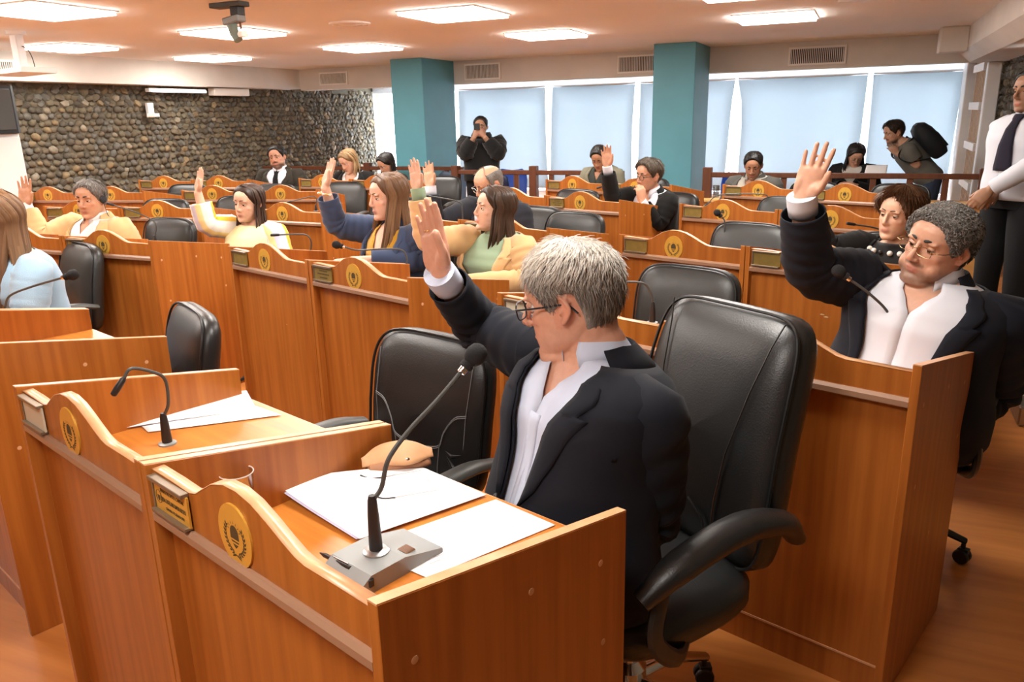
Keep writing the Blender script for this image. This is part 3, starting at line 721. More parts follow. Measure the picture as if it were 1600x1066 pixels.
chair_at('D0', 'plain', BC + 'empty, dark, just right of the bald man', -.1, .15)
chair_at('D1', 'plain', BC + 'under the man with hand on chin', .1, .3)
chair_at('O0', 'worn', BC + 'empty, behind the bent microphone', 0, .15)
chair_at('E0', 'plain', BC + 'under the man with bowed head', .1, .3)
chair_at('P0', 'plain', BC + 'under the man in grey blazer', 0, .3)
chair_at('P1', 'worn', BC + 'empty, pale worn back against the right railing', .1, .1)
chair_at('Q1', 'plain', BC + 'under the bearded man', .1, .3)
chair_at('S1', 'plain', BC + 'under the blonde woman', .1, .3)

# ------------------------------------------------------------------ gooseneck microphones
def mic(base, path, label, head='ball', r=.0042, stem=.075, block=False):
    """base: point on the desk; path: world points of the gooseneck after the stem"""
    b = Vector(base); o = empty('gooseneck_microphone', b, 0, label, 'microphone', 'gooseneck microphones')
    P = [Vector(p)-b for p in path]
    if block: z0 = .035
    else:
        MB().lathe([(.022, 0), (.022, .004), (.016, .006)], 18).build('flange', GREYPL, o); z0 = .004
    MB().lathe([(.012, z0), (.0125, z0+.01), (.0105, z0+stem*.7), (.0085, z0+stem), (.006, z0+stem+.01)], 14).build('stem', PLASTIC, o)
    c = catmull([(0, 0, z0+stem)]+P, 10)
    MB().tube(c, [r]*len(c), 8).build('gooseneck', STEEL if r > .0045 else DGREY, o)
    d = (c[-1]-c[-3]).normalized(); q = d.to_track_quat('Z', 'Y').to_matrix().to_4x4(); M = Matrix.Translation(c[-1]) @ q
    if head == 'ball':
        MB().lathe([(.004, -.006), (.008, -.004), (.0085, .012), (.006, .014)], 12, M=M).build('capsule', CHROME, o)
        MB().lathe([(.007, .006), (.0125, .008), (.013, .016), (.010, .019), (.015, .024), (.0195, .034), (.020, .042), (.0165, .054), (.009, .060), (.002, .062)], 18, M=M).build('windscreen', FOAM, o)
    else:
        MB().lathe([(.004, -.004), (.0075, .002), (.0085, .03), (.0075, .045), (.003, .048)], 12, M=M).build('capsule', PLASTIC, o)
    return o
def on(key, x, y, z=DT):
    d = DESKS[key][0]; a = d.rotation_euler.z
    return Vector((d.location.x+math.cos(a)*x-math.sin(a)*y, d.location.y+math.sin(a)*x+math.cos(a)*y, z))
def dirw(key, x, y, z):
    a = DESKS[key][0].rotation_euler.z
    return Vector((math.cos(a)*x-math.sin(a)*y, math.sin(a)*x+math.cos(a)*y, z))

# ------------------------------------------------------------------ people
def atz(px, py, z):
    d = _to_world(Vector(((px-800)/FPX, (py-533)/FPX, 1))); return Vector((0, 0, CAM_H)) + d*((z-CAM_H)/d.z)
SKIN = mat('skin', (1, 1, 1), 0.46, spec=0.4, vcol=True, var=0.10, vscale=(60, 60, 60), bump=0.12, bscale=420, sss=0.12)
HAIR = mat('hair', (1, 1, 1), 0.48, spec=0.4, vcol=True)
EYEW = mat('eye_white', (0.72, 0.70, 0.67), 0.25); IRIS = mat('iris', (0.035, 0.02, 0.012), 0.15)
CLOTH = {}
def cloth(name, col, rough=0.85, sheen=0.04, bump=0.35, bscale=700, var=0.12):
    if name not in CLOTH: CLOTH[name] = mat(name, col, rough, spec=0.25, sheen=sheen, bump=bump, bscale=bscale, var=var, vscale=(7, 7, 7))
    return CLOTH[name]
def set_col(me, col):
    a = me.color_attributes.new('col', 'FLOAT_COLOR', 'POINT'); n = len(me.vertices)
    arr = np.ones((n, 4), np.float32)
    arr[:, :3] = col; a.data.foreach_set('color', arr.ravel()); return me
# head, local axes: x person's right, y forward, z up; origin mid-head
HZ = [(-.120, .062, .030, .016), (-.114, .080, .010, .030), (-.104, .091, -.012, .041), (-.090, .089, -.040, .052), (-.075, .088, -.058, .060), (-.055, .089, -.072, .066),
      (-.035, .089, -.083, .0695), (-.010, .088, -.093, .0725), (.012, .088, -.098, .0745), (.030, .094, -.101, .0755), (.055, .090, -.101, .0745), (.078, .076, -.092, .066), (.096, .053, -.073, .050),
      (.108, .028, -.046, .032), (.114, .006, -.022, .014), (.1155, -.008, -.009, .0005)]
def head_pt(phi, z, off=0.0, fw=1.0, jaw=1.0):
    yf, yb, w = interp(HZ, z); w *= fw
    if z < -.03: w *= lerp(1, jaw, min(1, (-.03-z)/.05))
    yc, hd = (yf+yb)/2, (yf-yb)/2; e = 2.35
    s, c = math.sin(phi), math.cos(phi)
    p = Vector((w*math.copysign(abs(s)**(2/e), s), yc+hd*math.copysign(abs(c)**(2/e), c), z))
    if off:
        n = Vector((p.x/.0055, (p.y-yc)/.0085, z/.012)); p = p + n.normalized()*off
    return p
def eye_socket(p):
    for s in (-1, 1):
        d = ((p.x-s*.031)/.020)**2+((p.z-.000)/.0115)**2
        if p.y > .03 and d < 6: p.y -= .0125*math.exp(-d)
    d = (p.x/.05)**2+((p.z+.088)/.008)**2
    if p.y > .04: p.y -= .004*math.exp(-d)
    return p
def add_head(mb, M, fw, jaw, chin, female, hi):
    n = 72 if hi else 44; zs = []
    for a, b in zip(HZ, HZ[1:]):
        k = 3 if hi else 2
        zs += [lerp(a[0], b[0], j/k) for j in range(k)]
    zs.append(HZ[-1][0])
    rows = [[M @ eye_socket(head_pt(2*PI*k/n, z, 0, fw, jaw)) for k in range(n)] for z in zs]
    mb.grid(rows, closed=True); o = len(mb.v)
    mb.add(rows[0], [tuple(range(n))]); mb.add(rows[-1], [tuple(range(n))])
    def E(c, r): mb.ell((0, 0, 0), r, 14, 10, M=M @ Matrix.Translation(c))
    nz = .92 if female else 1.0
    pts = [(0, .090, .016), (0, .0955, .004), (0, .1015, -.010), (0, .1085, -.022), (0, .1125, -.032)]
    if female: pts = [(x, .089+(y-.089)*.66, z) for x, y, z in pts]
    c = [Vector(p) for p in catmull(pts, 4)]; rr = np.linspace(.0062, .0108, len(c))*nz
    mb.tube([M @ p for p in c], list(rr), 12); E((0, .1105 if not female else .1025, -.033), (.0112*nz, .0112*nz, .0102*nz))
    for s in (-1, 1):
        E((s*.0120*nz, .1000 if not female else .0955, -.0375), (.0078*nz, .0100, .0078*nz))
        E((s*.034, .0800, .0205), (.021, .0105, .0050 if female else .0066))           # brow
        E((s*.042*fw, .0535 if not female else .0515, -.024), (.022, .022, .019))                                # cheekbone
        if jaw > 1.05: E((s*.040*jaw, .042, -.066), (.028, .040, .036))               # heavy jowl
        e = Vector((s*.0745*fw, -.012, -.008))                                         # ear
        rim = [Vector((s*(.003+.010*math.sin(t*PI)), .010-.026*math.sin(t*PI*.98)+.003*t, .031-.058*t)) for t in np.linspace(0, 1, 12)]
        mb.tube([M @ (e+p) for p in rim], [.0045]*9+[.005, .0062, .006], 8)
        mb.ell((0, 0, 0), (.0045, .0125, .024), 10, 8, M=M @ Matrix.Translation(e+Vector((s*.004, -.003, .004))) @ Matrix.Rotation(s*.35, 4, 'Z'))
        mb.ell((0, 0, 0), (.004, .004, .009), 8, 6, M=M @ Matrix.Translation(e+Vector((s*.007, .010, -.002))))
    lw = 1.0
    E((-.008, .0868, -.0665), (.0165*lw, .0070, .0040)); E((.008, .0868, -.0665), (.0165*lw, .0070, .0040)); E((0, .0858, -.0755), (.0180*lw, .0075, .0052))
    E((0, .0800, -.104), (.021*chin, .0155, .0145*chin))
    if chin > 1.1: E((0, .045, -.112), (.045*chin, .050, .022))
def add_hand(mb, wrist, d, pn, right, size=1.0, curl=(.12, .15, .12), spread=.08, thumb=.5):
    Y = Vector(d).normalized(); Z = Vector(pn); Z = (Z-Y*Z.dot(Y)).normalized(); X = Y.cross(Z); sx = 1 if right else -1
    Mh = Matrix(((X.x, Y.x, Z.x, wrist[0]), (X.y, Y.y, Z.y, wrist[1]), (X.z, Y.z, Z.z, wrist[2]), (0, 0, 0, 1))) @ Matrix.Scale(size, 4)
    pts = [(-.0*sx, -.02, 0), (0, .005, 0), (.002*sx, .03, 0), (.001*sx, .06, 0), (0, .085, .001), (-.002*sx, .098, .002)]
    mb.tube([Mh @ Vector(p) for p in pts], [tuple(q*size for q in r) for r in ((.026, .020), (.027, .0195), (.035, .0170), (.0405, .0150), (.0405, .0130), (.036, .0105))], 20, ref=X)
    mb.ell((0, 0, 0), (.0165, .031, .0140), 12, 10, M=Mh @ Matrix.Translation((sx*.021, .036, .0085)) @ Matrix.Rotation(-sx*.45, 4, 'Z'))
    mb.ell((0, 0, 0), (.013, .032, .010), 12, 10, M=Mh @ Matrix.Translation((-sx*.024, .04, .007)))
    tips = []
    for bx, by, l, r, k in ((.0285, .088, .076, .0088, 1.35), (.0095, .0935, .083, .0091, .35), (-.0100, .0905, .078, .0087, -.55), (-.0285, .080, .061, .0077, -1.6)):
        a = k*spread*sx; pos = Vector((sx*bx, by-.012, .000)); dirv = Vector((math.sin(a), math.cos(a), 0)); P = [pos.copy()]; ang = 0; rad = [r*1.05]
        pos = pos+dirv*.012; P.append(pos.copy()); rad.append(r*1.03)
        for c_, f, rk in zip(curl, (.46, .30, .24), (.97, .90, .80)):
            ang += c_; dd = dirv*math.cos(ang)+Vector((0, 0, 1))*math.sin(ang)
            for q in (.5, 1.0):
                P.append(pos+dd*l*f*q); rad.append(r*(rk if q == 1.0 else rk*.97))
            pos = pos+dd*l*f
        P.append(pos+dd*.0045); rad.append(r*.45)
        mb.tube([Mh @ p for p in P], [x*size for x in rad], 12, ref=X); tips.append((Mh @ (pos-dd*.004), dd, r))
    a = sx*(.35+thumb*.55); P = []; rad = []
    base = Vector((sx*.024, .022, .006)); dv = Vector((math.sin(a), math.cos(a), .30)).normalized(); P.append(base); rad.append(.0135)
    p1 = base+dv*.036; P.append(p1); rad.append(.0115)
    dv2 = (dv+Vector((-sx*.30, .25, .08))).normalized(); p2 = p1+dv2*.029; P.append(p1.lerp(p2, .5)); rad.append(.0103); P.append(p2); rad.append(.0102)
    dv3 = (dv2+Vector((-sx*.05, .1, -.12))).normalized(); P.append(p2+dv3*.012); rad.append(.0101); P.append(p2+dv3*.021); rad.append(.0084); P.append(p2+dv3*.0265); rad.append(.0038)
    mb.tube([Mh @ p for p in P], [x*size for x in rad], 12, ref=X)
    return Mh
def remesh(mb, name, voxel, smooth_it=4):
    me = bpy.data.meshes.new(name+'_src'); me.from_pydata([tuple(v) for v in mb.v], [], mb.f); me.update()
    bm = bmesh.new(); bm.from_mesh(me); bmesh.ops.remove_doubles(bm, verts=bm.verts[:], dist=1e-6); bmesh.ops.recalc_face_normals(bm, faces=bm.faces[:]); bm.to_mesh(me); bm.free()
    t = bpy.data.objects.new('tmp', me); COL.objects.link(t)
    m = t.modifiers.new('r', 'REMESH'); m.mode = 'VOXEL'; m.voxel_size = voxel; m.use_smooth_shade = True
    s = t.modifiers.new('s', 'SMOOTH'); s.factor = .5; s.iterations = smooth_it
    dg = bpy.context.evaluated_depsgraph_get(); out = bpy.data.meshes.new_from_object(t.evaluated_get(dg)); out.name = name
    bpy.data.objects.remove(t); bpy.data.meshes.remove(me)
    for p in out.polygons: p.use_smooth = True
    return out
def limb(a, b, c, n=22, rnd=.22):
    """sampled shoulder-elbow-wrist path with a rounded elbow, parameter 0..2"""
    out = []
    for k in range(n+1):
        s = 2*k/n
        if abs(s-1) < rnd:
            t = (s-1+rnd)/(2*rnd); p0 = a.lerp(b, 1-rnd); p2 = b.lerp(c, rnd); p = p0.lerp(b, t).lerp(b.lerp(p2, t), t)
        elif s < 1: p = a.lerp(b, s)
        else: p = b.lerp(c, s-1)
        out.append((s, p))
    return out
TORSO_M = [(-.14, .150, .100, .0), (0, .172, .122, .0), (.15, .168, .124, .010), (.30, .160, .120, .012), (.50, .168, .122, .010), (.68, .182, .124, .010), (.79, .186, .114, .003), (.86, .176, .102, -.004),
           (.915, .146, .090, -.010), (.96, .098, .075, -.012), (1.0, .064, .062, -.010), (1.06, .056, .057, -.004)]
TORSO_F = [(-.14, .160, .105, .0), (0, .170, .122, .0), (.15, .152, .112, .005), (.32, .133, .100, .008), (.50, .145, .110, .014), (.66, .160, .128, .020), (.77, .162, .112, .010), (.86, .152, .092, -.004),
           (.915, .126, .080, -.010), (.96, .084, .066, -.012), (1.0, .053, .053, -.010), (1.06, .046, .048, -.004)]
def person(label, head, fwd, look, roll=0, lean=4, slean=0, female=False, build=1.0, belly=0.0, hs=1.0, fw=1.0, jaw=1.0, chin=1.0, skin=(.56, .30, .20), hair=None, hi=0,
           arms=None, top=None, shirt=None, jacket=None, tie=None, trousers=(.02, .02, .022), stand=False, glasses=None, beard=None, lips=(.42, .14, .11), neckoff=(0, 0), extras=None, lcl=1.0, nodesk=False, seat_z=.50, thigh=.40, gap_tab=None, nlen=.122, shw=1.0, Lfix=None, brow=None):
    """head: world point of the head centre. Clothing, hair, eyes and spectacles are children of the figure"""
    hc = Vector(head); F = Vector((fwd[0], fwd[1], 0)).normalized(); Rt = F.cross(Vector((0, 0, 1)))
    lk = Vector(look).normalized(); hx = lk.cross(Vector((0, 0, 1))).normalized(); hz = hx.cross(lk)
    q = Matrix.Rotation(R(roll), 3, lk); hx, hz = q @ hx, q @ hz
    Mh = Matrix(((hx.x, lk.x, hz.x, hc.x), (hx.y, lk.y, hz.y, hc.y), (hx.z, lk.z, hz.z, hc.z), (0, 0, 0, 1))) @ Matrix.Scale(hs, 4)
    up = (Vector((0, 0, 1))*math.cos(R(lean)) + F*math.sin(R(lean)) + Rt*math.sin(R(slean))).normalized()
    nb = hc - hz*(.075*hs) - lk*(.022*hs) - up*(nlen-.075)*hs + F*neckoff[1] + Rt*neckoff[0]
    L = Lfix if Lfix else ((nb.z-(seat_z+.07))/up.z if not stand else .53)
    H = nb - up*L; F2 = (F-up*F.dot(up)).normalized(); R2 = F2.cross(up)
    root = empty('person', Vector((H.x, H.y, 0)), 0, label, 'person'); inv = Matrix.Translation((-H.x, -H.y, 0))
    vox = (.0075, .0057, .0038)[hi]
    tab = TORSO_F if female else TORSO_M
    def tp(s, phi, off=0.0):
        w, d, cy = interp(tab, s); e = 2.3
        w = w*build*(shw if s > .6 else 1); bl = belly*math.exp(-((s-.22)/.22)**2)
        w += bl*.6; cf = 1 if math.cos(phi) > 0 else 0
        sn, cs = math.sin(phi), math.cos(phi)
        x = math.copysign(abs(sn)**(2/e), sn)*(w+off); y = cy + math.copysign(abs(cs)**(2/e), cs)*(d*build+off+bl*(1.0 if cs > 0 else .1))
        return H + up*(L*s) + R2*x + F2*y
    # arms
    arm = {}
    for side, sg in (('R', 1), ('L', -1)):
        a = (arms or {}).get(side, {})
        sh = H + up*(L*.865) + R2*(sg*.158*build*shw*(.90 if female else 1)) + F2*(-.002)
        sh = sh + Vector(a.get('sh', (0, 0, 0)))
        def loc(v): return nb + R2*v[0]*sg + F*v[1] + Vector((0, 0, v[2]))
        el = a['el'] if isinstance(a.get('el'), Vector) else loc(a.get('el', (.235*build, .03, -.30)))
        wr = a['wr'] if isinstance(a.get('wr'), Vector) else loc(a.get('wr', (.10, .26, -.29)))
        arm[side] = dict(sh=sh, el=el, wr=wr, sg=sg, hand=a.get('hand', {}), up=a.get('up', False), cuff=a.get('cuff', .93))
    body = MB(); add_head(body, Mh, fw, jaw, chin, female, hi > 0)
    # torso under the clothes
    n = 28; body.grid([[tp(s, 2*PI*k/n, -.004) for k in range(n)] for s in np.linspace(.42, 1.04, 12)], closed=True)
    body.add([tp(.42, 2*PI*k/n, -.004) for k in range(n)], [tuple(range(n))]); body.add([tp(1.04, 2*PI*k/n, -.004) for k in range(n)], [tuple(range(n))])
    nr = (.047 if female else .056)*(.5+.5*build)*hs
    ntop = Mh @ Vector((0, -.030, -.045)); nmid = (Mh @ Vector((0, -.028, -.085))).lerp(nb, .25)
    body.tube(catmull([nb-up*.05, nb, nmid, ntop], 4), [nr*1.25]*3+[nr*1.12]*2+[nr*1.03]*4+[nr*.98]*4, 20)
    if jaw > 1.05: body.ell(Mh @ Vector((0, .030, -.105)), (.05, .05, .035), 14, 10)
    for s_ in ('R', 'L'):
        A = arm[s_]; pts = limb(A['sh'], A['el'], A['wr']); k = build*(.86 if female else 1)
        body.tube([p for _, p in pts], [interp([(0, .050*k), (.5, .043*k), (1, .037*k), (1.3, .037*k), (1.75, .028*k), (2, .026*k)], t)[0] for t, _ in pts], 14)
        h = A['hand']; dflt = (A['wr']-A['el']).normalized()
        A['Mh'] = add_hand(body, A['wr'], h.get('d', dflt), h.get('n', Vector((0, 0, -1))), A['sg'] > 0, (.90 if female else 1.0)*h.get('size', 1)*(1.0 if hs < 1.15 else hs), h.get('curl', (.35, .45, .3)), h.get('spread', .05), h.get('thumb', .3))
    if arms and arms.get('legs_skin'): pass
    me = remesh(body, 'body', vox, (4, 4, 3)[hi]); me.transform(inv); me.materials.append(SKIN)
    # skin colours: lips, cheeks, beard shadow
    nV = len(me.vertices); co = np.empty(nV*3, np.float32); me.vertices.foreach_get('co', co); co = co.reshape(-1, 3) + np.array([H.x, H.y, 0], np.float32)
    Mi = np.array(Mh.inverted()); hl = co@Mi[:3, :3].T+Mi[:3, 3]
    colr = np.ones((nV, 4), np.float32); colr[:, :3] = np.array(skin)*1.0
    x_, y_, z_ = hl[:, 0], hl[:, 1], hl[:, 2]
    def blend(wt, c):
        wt = np.clip(wt, 0, 1)[:, None]; colr[:, :3] = colr[:, :3]*(1-wt)+np.array(c)*wt
    inh = (np.abs(x_) < .1) & (y_ > -.12) & (z_ > -.15) & (z_ < .14)
    red = (skin[0]*1.0, skin[1]*.78, skin[2]*.74)
    for s in (-1, 1): blend(inh*np.exp(-((x_-s*.045)/.022)**2-((z_+.03)/.02)**2)*(y_ > .03)*.55, red)
    blend(inh*np.exp(-(x_/.016)**2-((z_+.034)/.012)**2)*(y_ > .085)*.5, red)
    blend(inh*(np.abs(x_) > .068)*(np.abs(z_+.01) < .04)*(np.abs(y_+.012) < .03)*.5, red)
    if beard:
        bw, bc = beard
        m = np.maximum(np.exp(-((z_+.095)/.030)**4)*(y_ > .0), np.exp(-((z_+.053)/.008)**2)*(np.abs(x_) < .034)*(y_ > .07))
        m = m*(1-np.exp(-(x_/.019)**2-((z_+.071)/.008)**2))
        blend(inh*m*bw, bc)
    blend(inh*np.exp(-(x_/.0215)**4-((z_+.0710)/.0098)**4)*(y_ > .074)*.85, lips)
    ca = me.color_attributes.new('col', 'FLOAT_COLOR', 'POINT'); ca.data.foreach_set('color', colr.ravel())
    bo = obj('body', me, root)
    def put(mb, name, m, parent=root, smooth=True, angle=60, col=None):
        o = mb.build(name, m, parent, smooth, angle); o.data.transform(inv)
        if col is not None: set_col(o.data, col)
        return o
    # eyes, lids, brows
    for s in (-1, 1):
        ec = Vector((s*.031*fw**.5, .0712, .000)); e = MB(); e.ell((0, 0, 0), .0120, 16, 14, M=Mh @ Matrix.Translation(ec) @ Matrix.Rotation(-PI/2, 4, 'X'))
        for i, f in enumerate(e.f):
            c = sum((Vector(e.v[j]) for j in f), Vector())/len(f); lc = (Mh.inverted() @ c)-ec
            if lc.y > .0100: e.mi[i] = 1
        eo = put(e, 'eye', [EYEW, IRIS])
        l = MB(); rows = []
        squint = .24 if female else .20
        for a in np.linspace(R(95), R(90*squint-8), 8): rows.append([Mh @ (ec+Vector((math.cos(a)*0, 0, 0))+Vector((.0131*math.sin(b), .0131*math.cos(b)*math.cos(a), .0131*math.sin(a)*(.55+.45*math.cos(b))))) for b in np.linspace(-1.35, 1.35, 13)])
        l.grid(rows)
        rows = [[Mh @ (ec+Vector((.0129*math.sin(b), .0129*math.cos(b)*math.cos(a), .0129*math.sin(a)*(.55+.45*math.cos(b))))) for b in np.linspace(-1.35, 1.35, 13)] for a in np.linspace(R(-95), R(-24), 6)]
        l.grid(rows); put(l, 'eyelid', SKIN, col=[c*.90 for c in skin])
        a = R(90*squint-9); ls = [Mh @ (ec+Vector((.0133*math.sin(b), .0133*math.cos(b)*math.cos(a), .0133*math.sin(a)*(.55+.45*math.cos(b))))) for b in np.linspace(-1.2, 1.2, 13)]
        put(MB().tube(ls, [(.0009 if female else .0006)*hs]*13, 5), 'eyelash', HAIR, col=(.012, .008, .006))
        if hair or brow:
            bcol = brow or hair['col']; b_ = MB()
            pp = [Mh @ Vector((s*x, y, z)) for x, y, z in ((.013, .0925, .0250), (.024, .0915, .0280), (.037, .0845, .0282), (.050, .0720, .0225))]
            b_.tube(catmull(pp, 4), [(.0015, .0030), (.002, .0044), (.002, .0046), (.002, .0046), (.002, .0046), (.002, .0043), (.002, .004), (.002, .0038), (.002, .0034), (.0018, .003), (.0016, .0024), (.0014, .0018), (.001, .001)] if not female else [(.0014, .0022)]*12+[(.001, .001)], 8, ref=lk)
            put(b_, 'eyebrow', HAIR, col=[c*.6 for c in bcol])
    # hair
    if hair: make_hair(put, Mh, hair, fw, hi, nb, F, Rt)
    # spectacles
    if glasses: make_glasses(put, Mh, glasses, fw)
    # clothes
    def wr_noise(p, amp, f1=9, f2=22): return amp*(mnoise.noise(p*f1)+.5*mnoise.noise(p*f2+Vector((3, 1, 7))))
    N = (30, 40, 56)[hi]; NS = (22, 30, 44)[hi]
    def shell(name, m, off, s0, s1, gap, amp, parent=root, thick=.004, flare=0, taper=False):
        rows = []
        for s in np.linspace(s0, s1, NS):
            g = R(interp(gap, s)[0]) if gap else 0; row = []
            cnt = N if gap else N
            for k in range(cnt+ (1 if gap else 0)):
                ph = (g+(2*PI-2*g)*k/cnt)
                p = tp(s, ph, lerp(off, .003, max(0, min(1, (s-.84)/max(.02, s1-.84)))) if taper and s > .84 else off+flare*max(0, .2-s)); nrm = (p-(H+up*(L*s))).normalized()
                row.append(p+nrm*wr_noise(Vector((p.x*1.0, p.y*1.0, p.z*.6)), amp))
            rows.append(row)
        o = put(MB().grid(rows, closed=not gap), name, m, parent); solid(o, thick, 1); return o
    def sleeve(par, m, rads, end, name='sleeve', amp=.004, matidx=None, start=-.35, only=None):
        for s_ in ('R', 'L'):
            if only and s_ not in only: continue
            A = arm[s_]; sh, el, wr = A['sh'], A['el'], A['wr']; inner = sh - R2*A['sg']*.075*build + up*.006
            nn = (24, 36, 60)[hi]; pts = [(start, inner), (start*.55, inner.lerp(sh, .45)+up*.006)] + [(t, p) for t, p in limb(sh, el, wr, nn) if .08 < t <= end]
            # soft shoulder
            P = [p for _, p in pts]; T = [t for t, _ in pts]; nr_ = (18, 24, 36)[hi]; bend = ((el-sh).normalized()).dot((wr-el).normalized())
            tub = MB(); rad = [interp(rads, t)[0]*build for t in T]; rad[0] = .006; rad[1] = min(rad[1], .045); tub.tube(P, rad, nr_, cap=False, ref=(A['wr']-A['sh']).cross(up) if bend < .95 else None)
            for i in range(len(P)):
                t = T[i]; ew = math.exp(-((t-1.0)/.28)**2)*(1-bend)*1.3+.35+.5*math.exp(-((t-.1)/.25)**2)
                for k in range(nr_):
                    j = i*nr_+k; p = Vector(tub.v[j]); d = (p-P[i]); d = d.normalized() if d.length > 1e-6 else d
                    fold = math.sin(t*34+2.2*math.sin(k*2*PI/nr_+t*3))*.5+mnoise.noise(p*16)
                    tub.v[j] = tuple(p+d*amp*fold*ew)
            if matidx:
                for i in range(len(P)-1):
                    for k in range(nr_): tub.mi[i*nr_+k] = matidx(k, nr_)
            o = put(tub, name, m, par); solid(o, .0035, 1)
    mcol = None
    if shirt:
        sm = cloth(*shirt['mat']); st = shirt.get('neck', 'collar')
        g = {'collar': [(.0, 0.02), (.78, .02), (.86, 5), (.96, 20), (1.01, 30)], 'closed': [(0, .4), (1, .6)], 'round': None, 'vee': [(0, .4), (.6, .5), (.80, 12), (.95, 30), (1, 36)]}[st] if shirt.get('open', True) else None
        s_top = {'collar': .985, 'closed': .985, 'round': .955, 'vee': .965}[st]
        if shirt.get('turtle'): s_top = 1.0; g = None
        so = shell('shirt', sm, shirt.get('off', .006), -.05, s_top, g, shirt.get('amp', .0018), thick=.0025, taper=st == 'round' and not shirt.get('turtle'))
        if shirt.get('turtle'):
            b = MB(); rows = []
            for j, (t, rr) in enumerate(((-.2, 1.16), (.1, 1.14), (.3, 1.17), (.36, 1.10), (.62, 1.13), (.66, 1.16), (.88, 1.14), (.92, 1.09))):
                c = nb.lerp(ntop, t*.62+.02); rows.append([c+(R2*math.sin(q)+F2*math.cos(q)*1.02)*nr*rr for q in np.linspace(0, 2*PI, 33)[:-1]])
            solid(put(MB().grid(rows, closed=True), 'turtleneck', sm, so), .003, 1)
        if st in ('collar', 'closed'):
            g0 = R(26 if st == 'collar' else 7); rows = []; ax = (ntop-nb).normalized()
            for j, (hgt, off, frontdrop) in enumerate(((-.012, 1.16, 0), (.012, 1.13, .004), (.030, 1.10, .010), (.033, 1.14, .012), (.018, 1.22, .022), (.000, 1.31, .040))):
                row = []
                for q in np.linspace(g0*(1.0 if j < 4 else .75), 2*PI-g0*(1.0 if j < 4 else .75), 33):
                    fr = max(0, math.cos(q))**2; c = nb+ax*(hgt-frontdrop*fr)
                    row.append(c+(R2*math.sin(q)+F2*math.cos(q)*(1.0+.10*fr))*nr*(off+.06*fr*(j > 3)))
                rows.append(row)
            solid(put(MB().grid(rows), 'collar', sm, so), .0018, 1)
        if st != 'round' and shirt.get('placket', True):
            b = MB(); rows = [[tp(s, a, shirt.get('off', .006)+.0022) for a in (R(-4), R(-1.6), R(1.2), R(3.6))] for s in np.linspace(.02, .72, 24)]
            solid(put(MB().grid(rows), 'placket', sm, so), .0008, 1)
        if not jacket or shirt.get('sleeves'):
            sleeve(so, sm if not shirt.get('stripe') else shirt['stripe'], shirt.get('rads', [(-.35, .055), (0, .078), (.2, .073), (.6, .062), (1, .055), (1.4, .048), (2, .038)]), shirt.get('end', 1.95), amp=shirt.get('samp', .005), matidx=shirt.get('idx'))
        if jacket and shirt.get('cuffs', True):
            for s_ in ('R', 'L'):
                A = arm[s_]; d = (A['wr']-A['el']).normalized(); c0 = A['wr']-d*.050; c1 = A['wr']+d*(.006 if not A['up'] else .012); k = build*(.86 if female else 1)
                b = MB(); b.tube([c0, c0.lerp(c1, .5), c1, c1-d*.004], [.034*k, .0355*k, .0355*k, .031*k], 24, cap=False); solid(put(b, 'cuff', sm, so), .0018, 1)
        if tie:
            tm = cloth(*tie); b = MB(); rows = []
            for s, w in ((.30, .040), (.34, .042), (.6, .032), (.80, .021), (.90, .016), (.925, .020), (.965, .024), (.98, .020)):
                row = []
                for x in (-1, -.5, 0, .5, 1):
                    ww = interp(tab, s)[0]*build; ph = math.asin(max(-1, min(1, x*w/max(ww, .03)))); row.append(tp(s, ph, shirt.get('off', .006)+.015-.004*abs(x)))
                rows.append(row)
            solid(put(MB().grid(rows), 'necktie', tm, so), .003, 1)
    if jacket:
        jm = cloth(*jacket['mat']); off = jacket.get('off', .017)
        gp = gap_tab or [(-.12, 14), (.22, 5), (.32, 3), (.45, 6), (.70, 17), (.90, 33), (.97, 52)]
        jo = shell('jacket', jm, off, -.12, .965, gp, jacket.get('amp', .004), thick=.005, flare=.10)
        rads = jacket.get('rads') or [(-.35, .040), (-.1, .070), (.1, .080), (.35, .078), (.7, .070), (1, .064), (1.35, .059), (2, .050)]
        if female: rads = [(t, r*.88) for t, r in rads]
        sleeve(jo, jm, rads, jacket.get('end', 1.86), amp=jacket.get('samp', .006))
        for sg in (-1, 1):                                   # lapels and collar
            rows = []; wl = [(.33, .004), (.42, .028), (.60, .056), (.74, .078), (.775, .083), (.779, .050), (.80, .054), (.84, .064), (.87, .060), (.93, .050), (.975, .046)]
            if jacket.get('lapel', 1) > 0:
                for s in [.33, .38, .42, .48, .54, .60, .66, .72, .76, .775, .779, .80, .84, .87, .90, .93, .955, .975]:
                    g = R(interp(gp, s)[0]); ww = (interp(tab, s)[0]+off)*build; dw = interp(wl, s)[0]*jacket.get('lapel', 1)/max(ww, .07)
                    rows.append([tp(s, sg*(g+dw*t), off+.0075+.006*math.sin(PI*t*.9)*(1 if s < .9 else .4)) for t in (-.02, .2, .4, .6, .8, 1.0)])
                solid(put(MB().grid(rows), 'lapel', jm, jo), .004, 1)
        rows = []; ax = (ntop-nb).normalized()
        for hgt, rr in ((-.035, 1.62), (-.01, 1.42), (.018, 1.28), (.024, 1.34), (.004, 1.52), (-.03, 1.85)):
            rows.append([nb+ax*(hgt*1.0)-up*.012*max(0, math.cos(q))*(2.2)+(R2*math.sin(q)*1.04+F2*(math.cos(q)))*nr*rr-F2*.006 for q in np.linspace(R(62), R(298), 33)])
        solid(put(MB().grid(rows), 'jacket_collar', jm, jo), .004, 1)
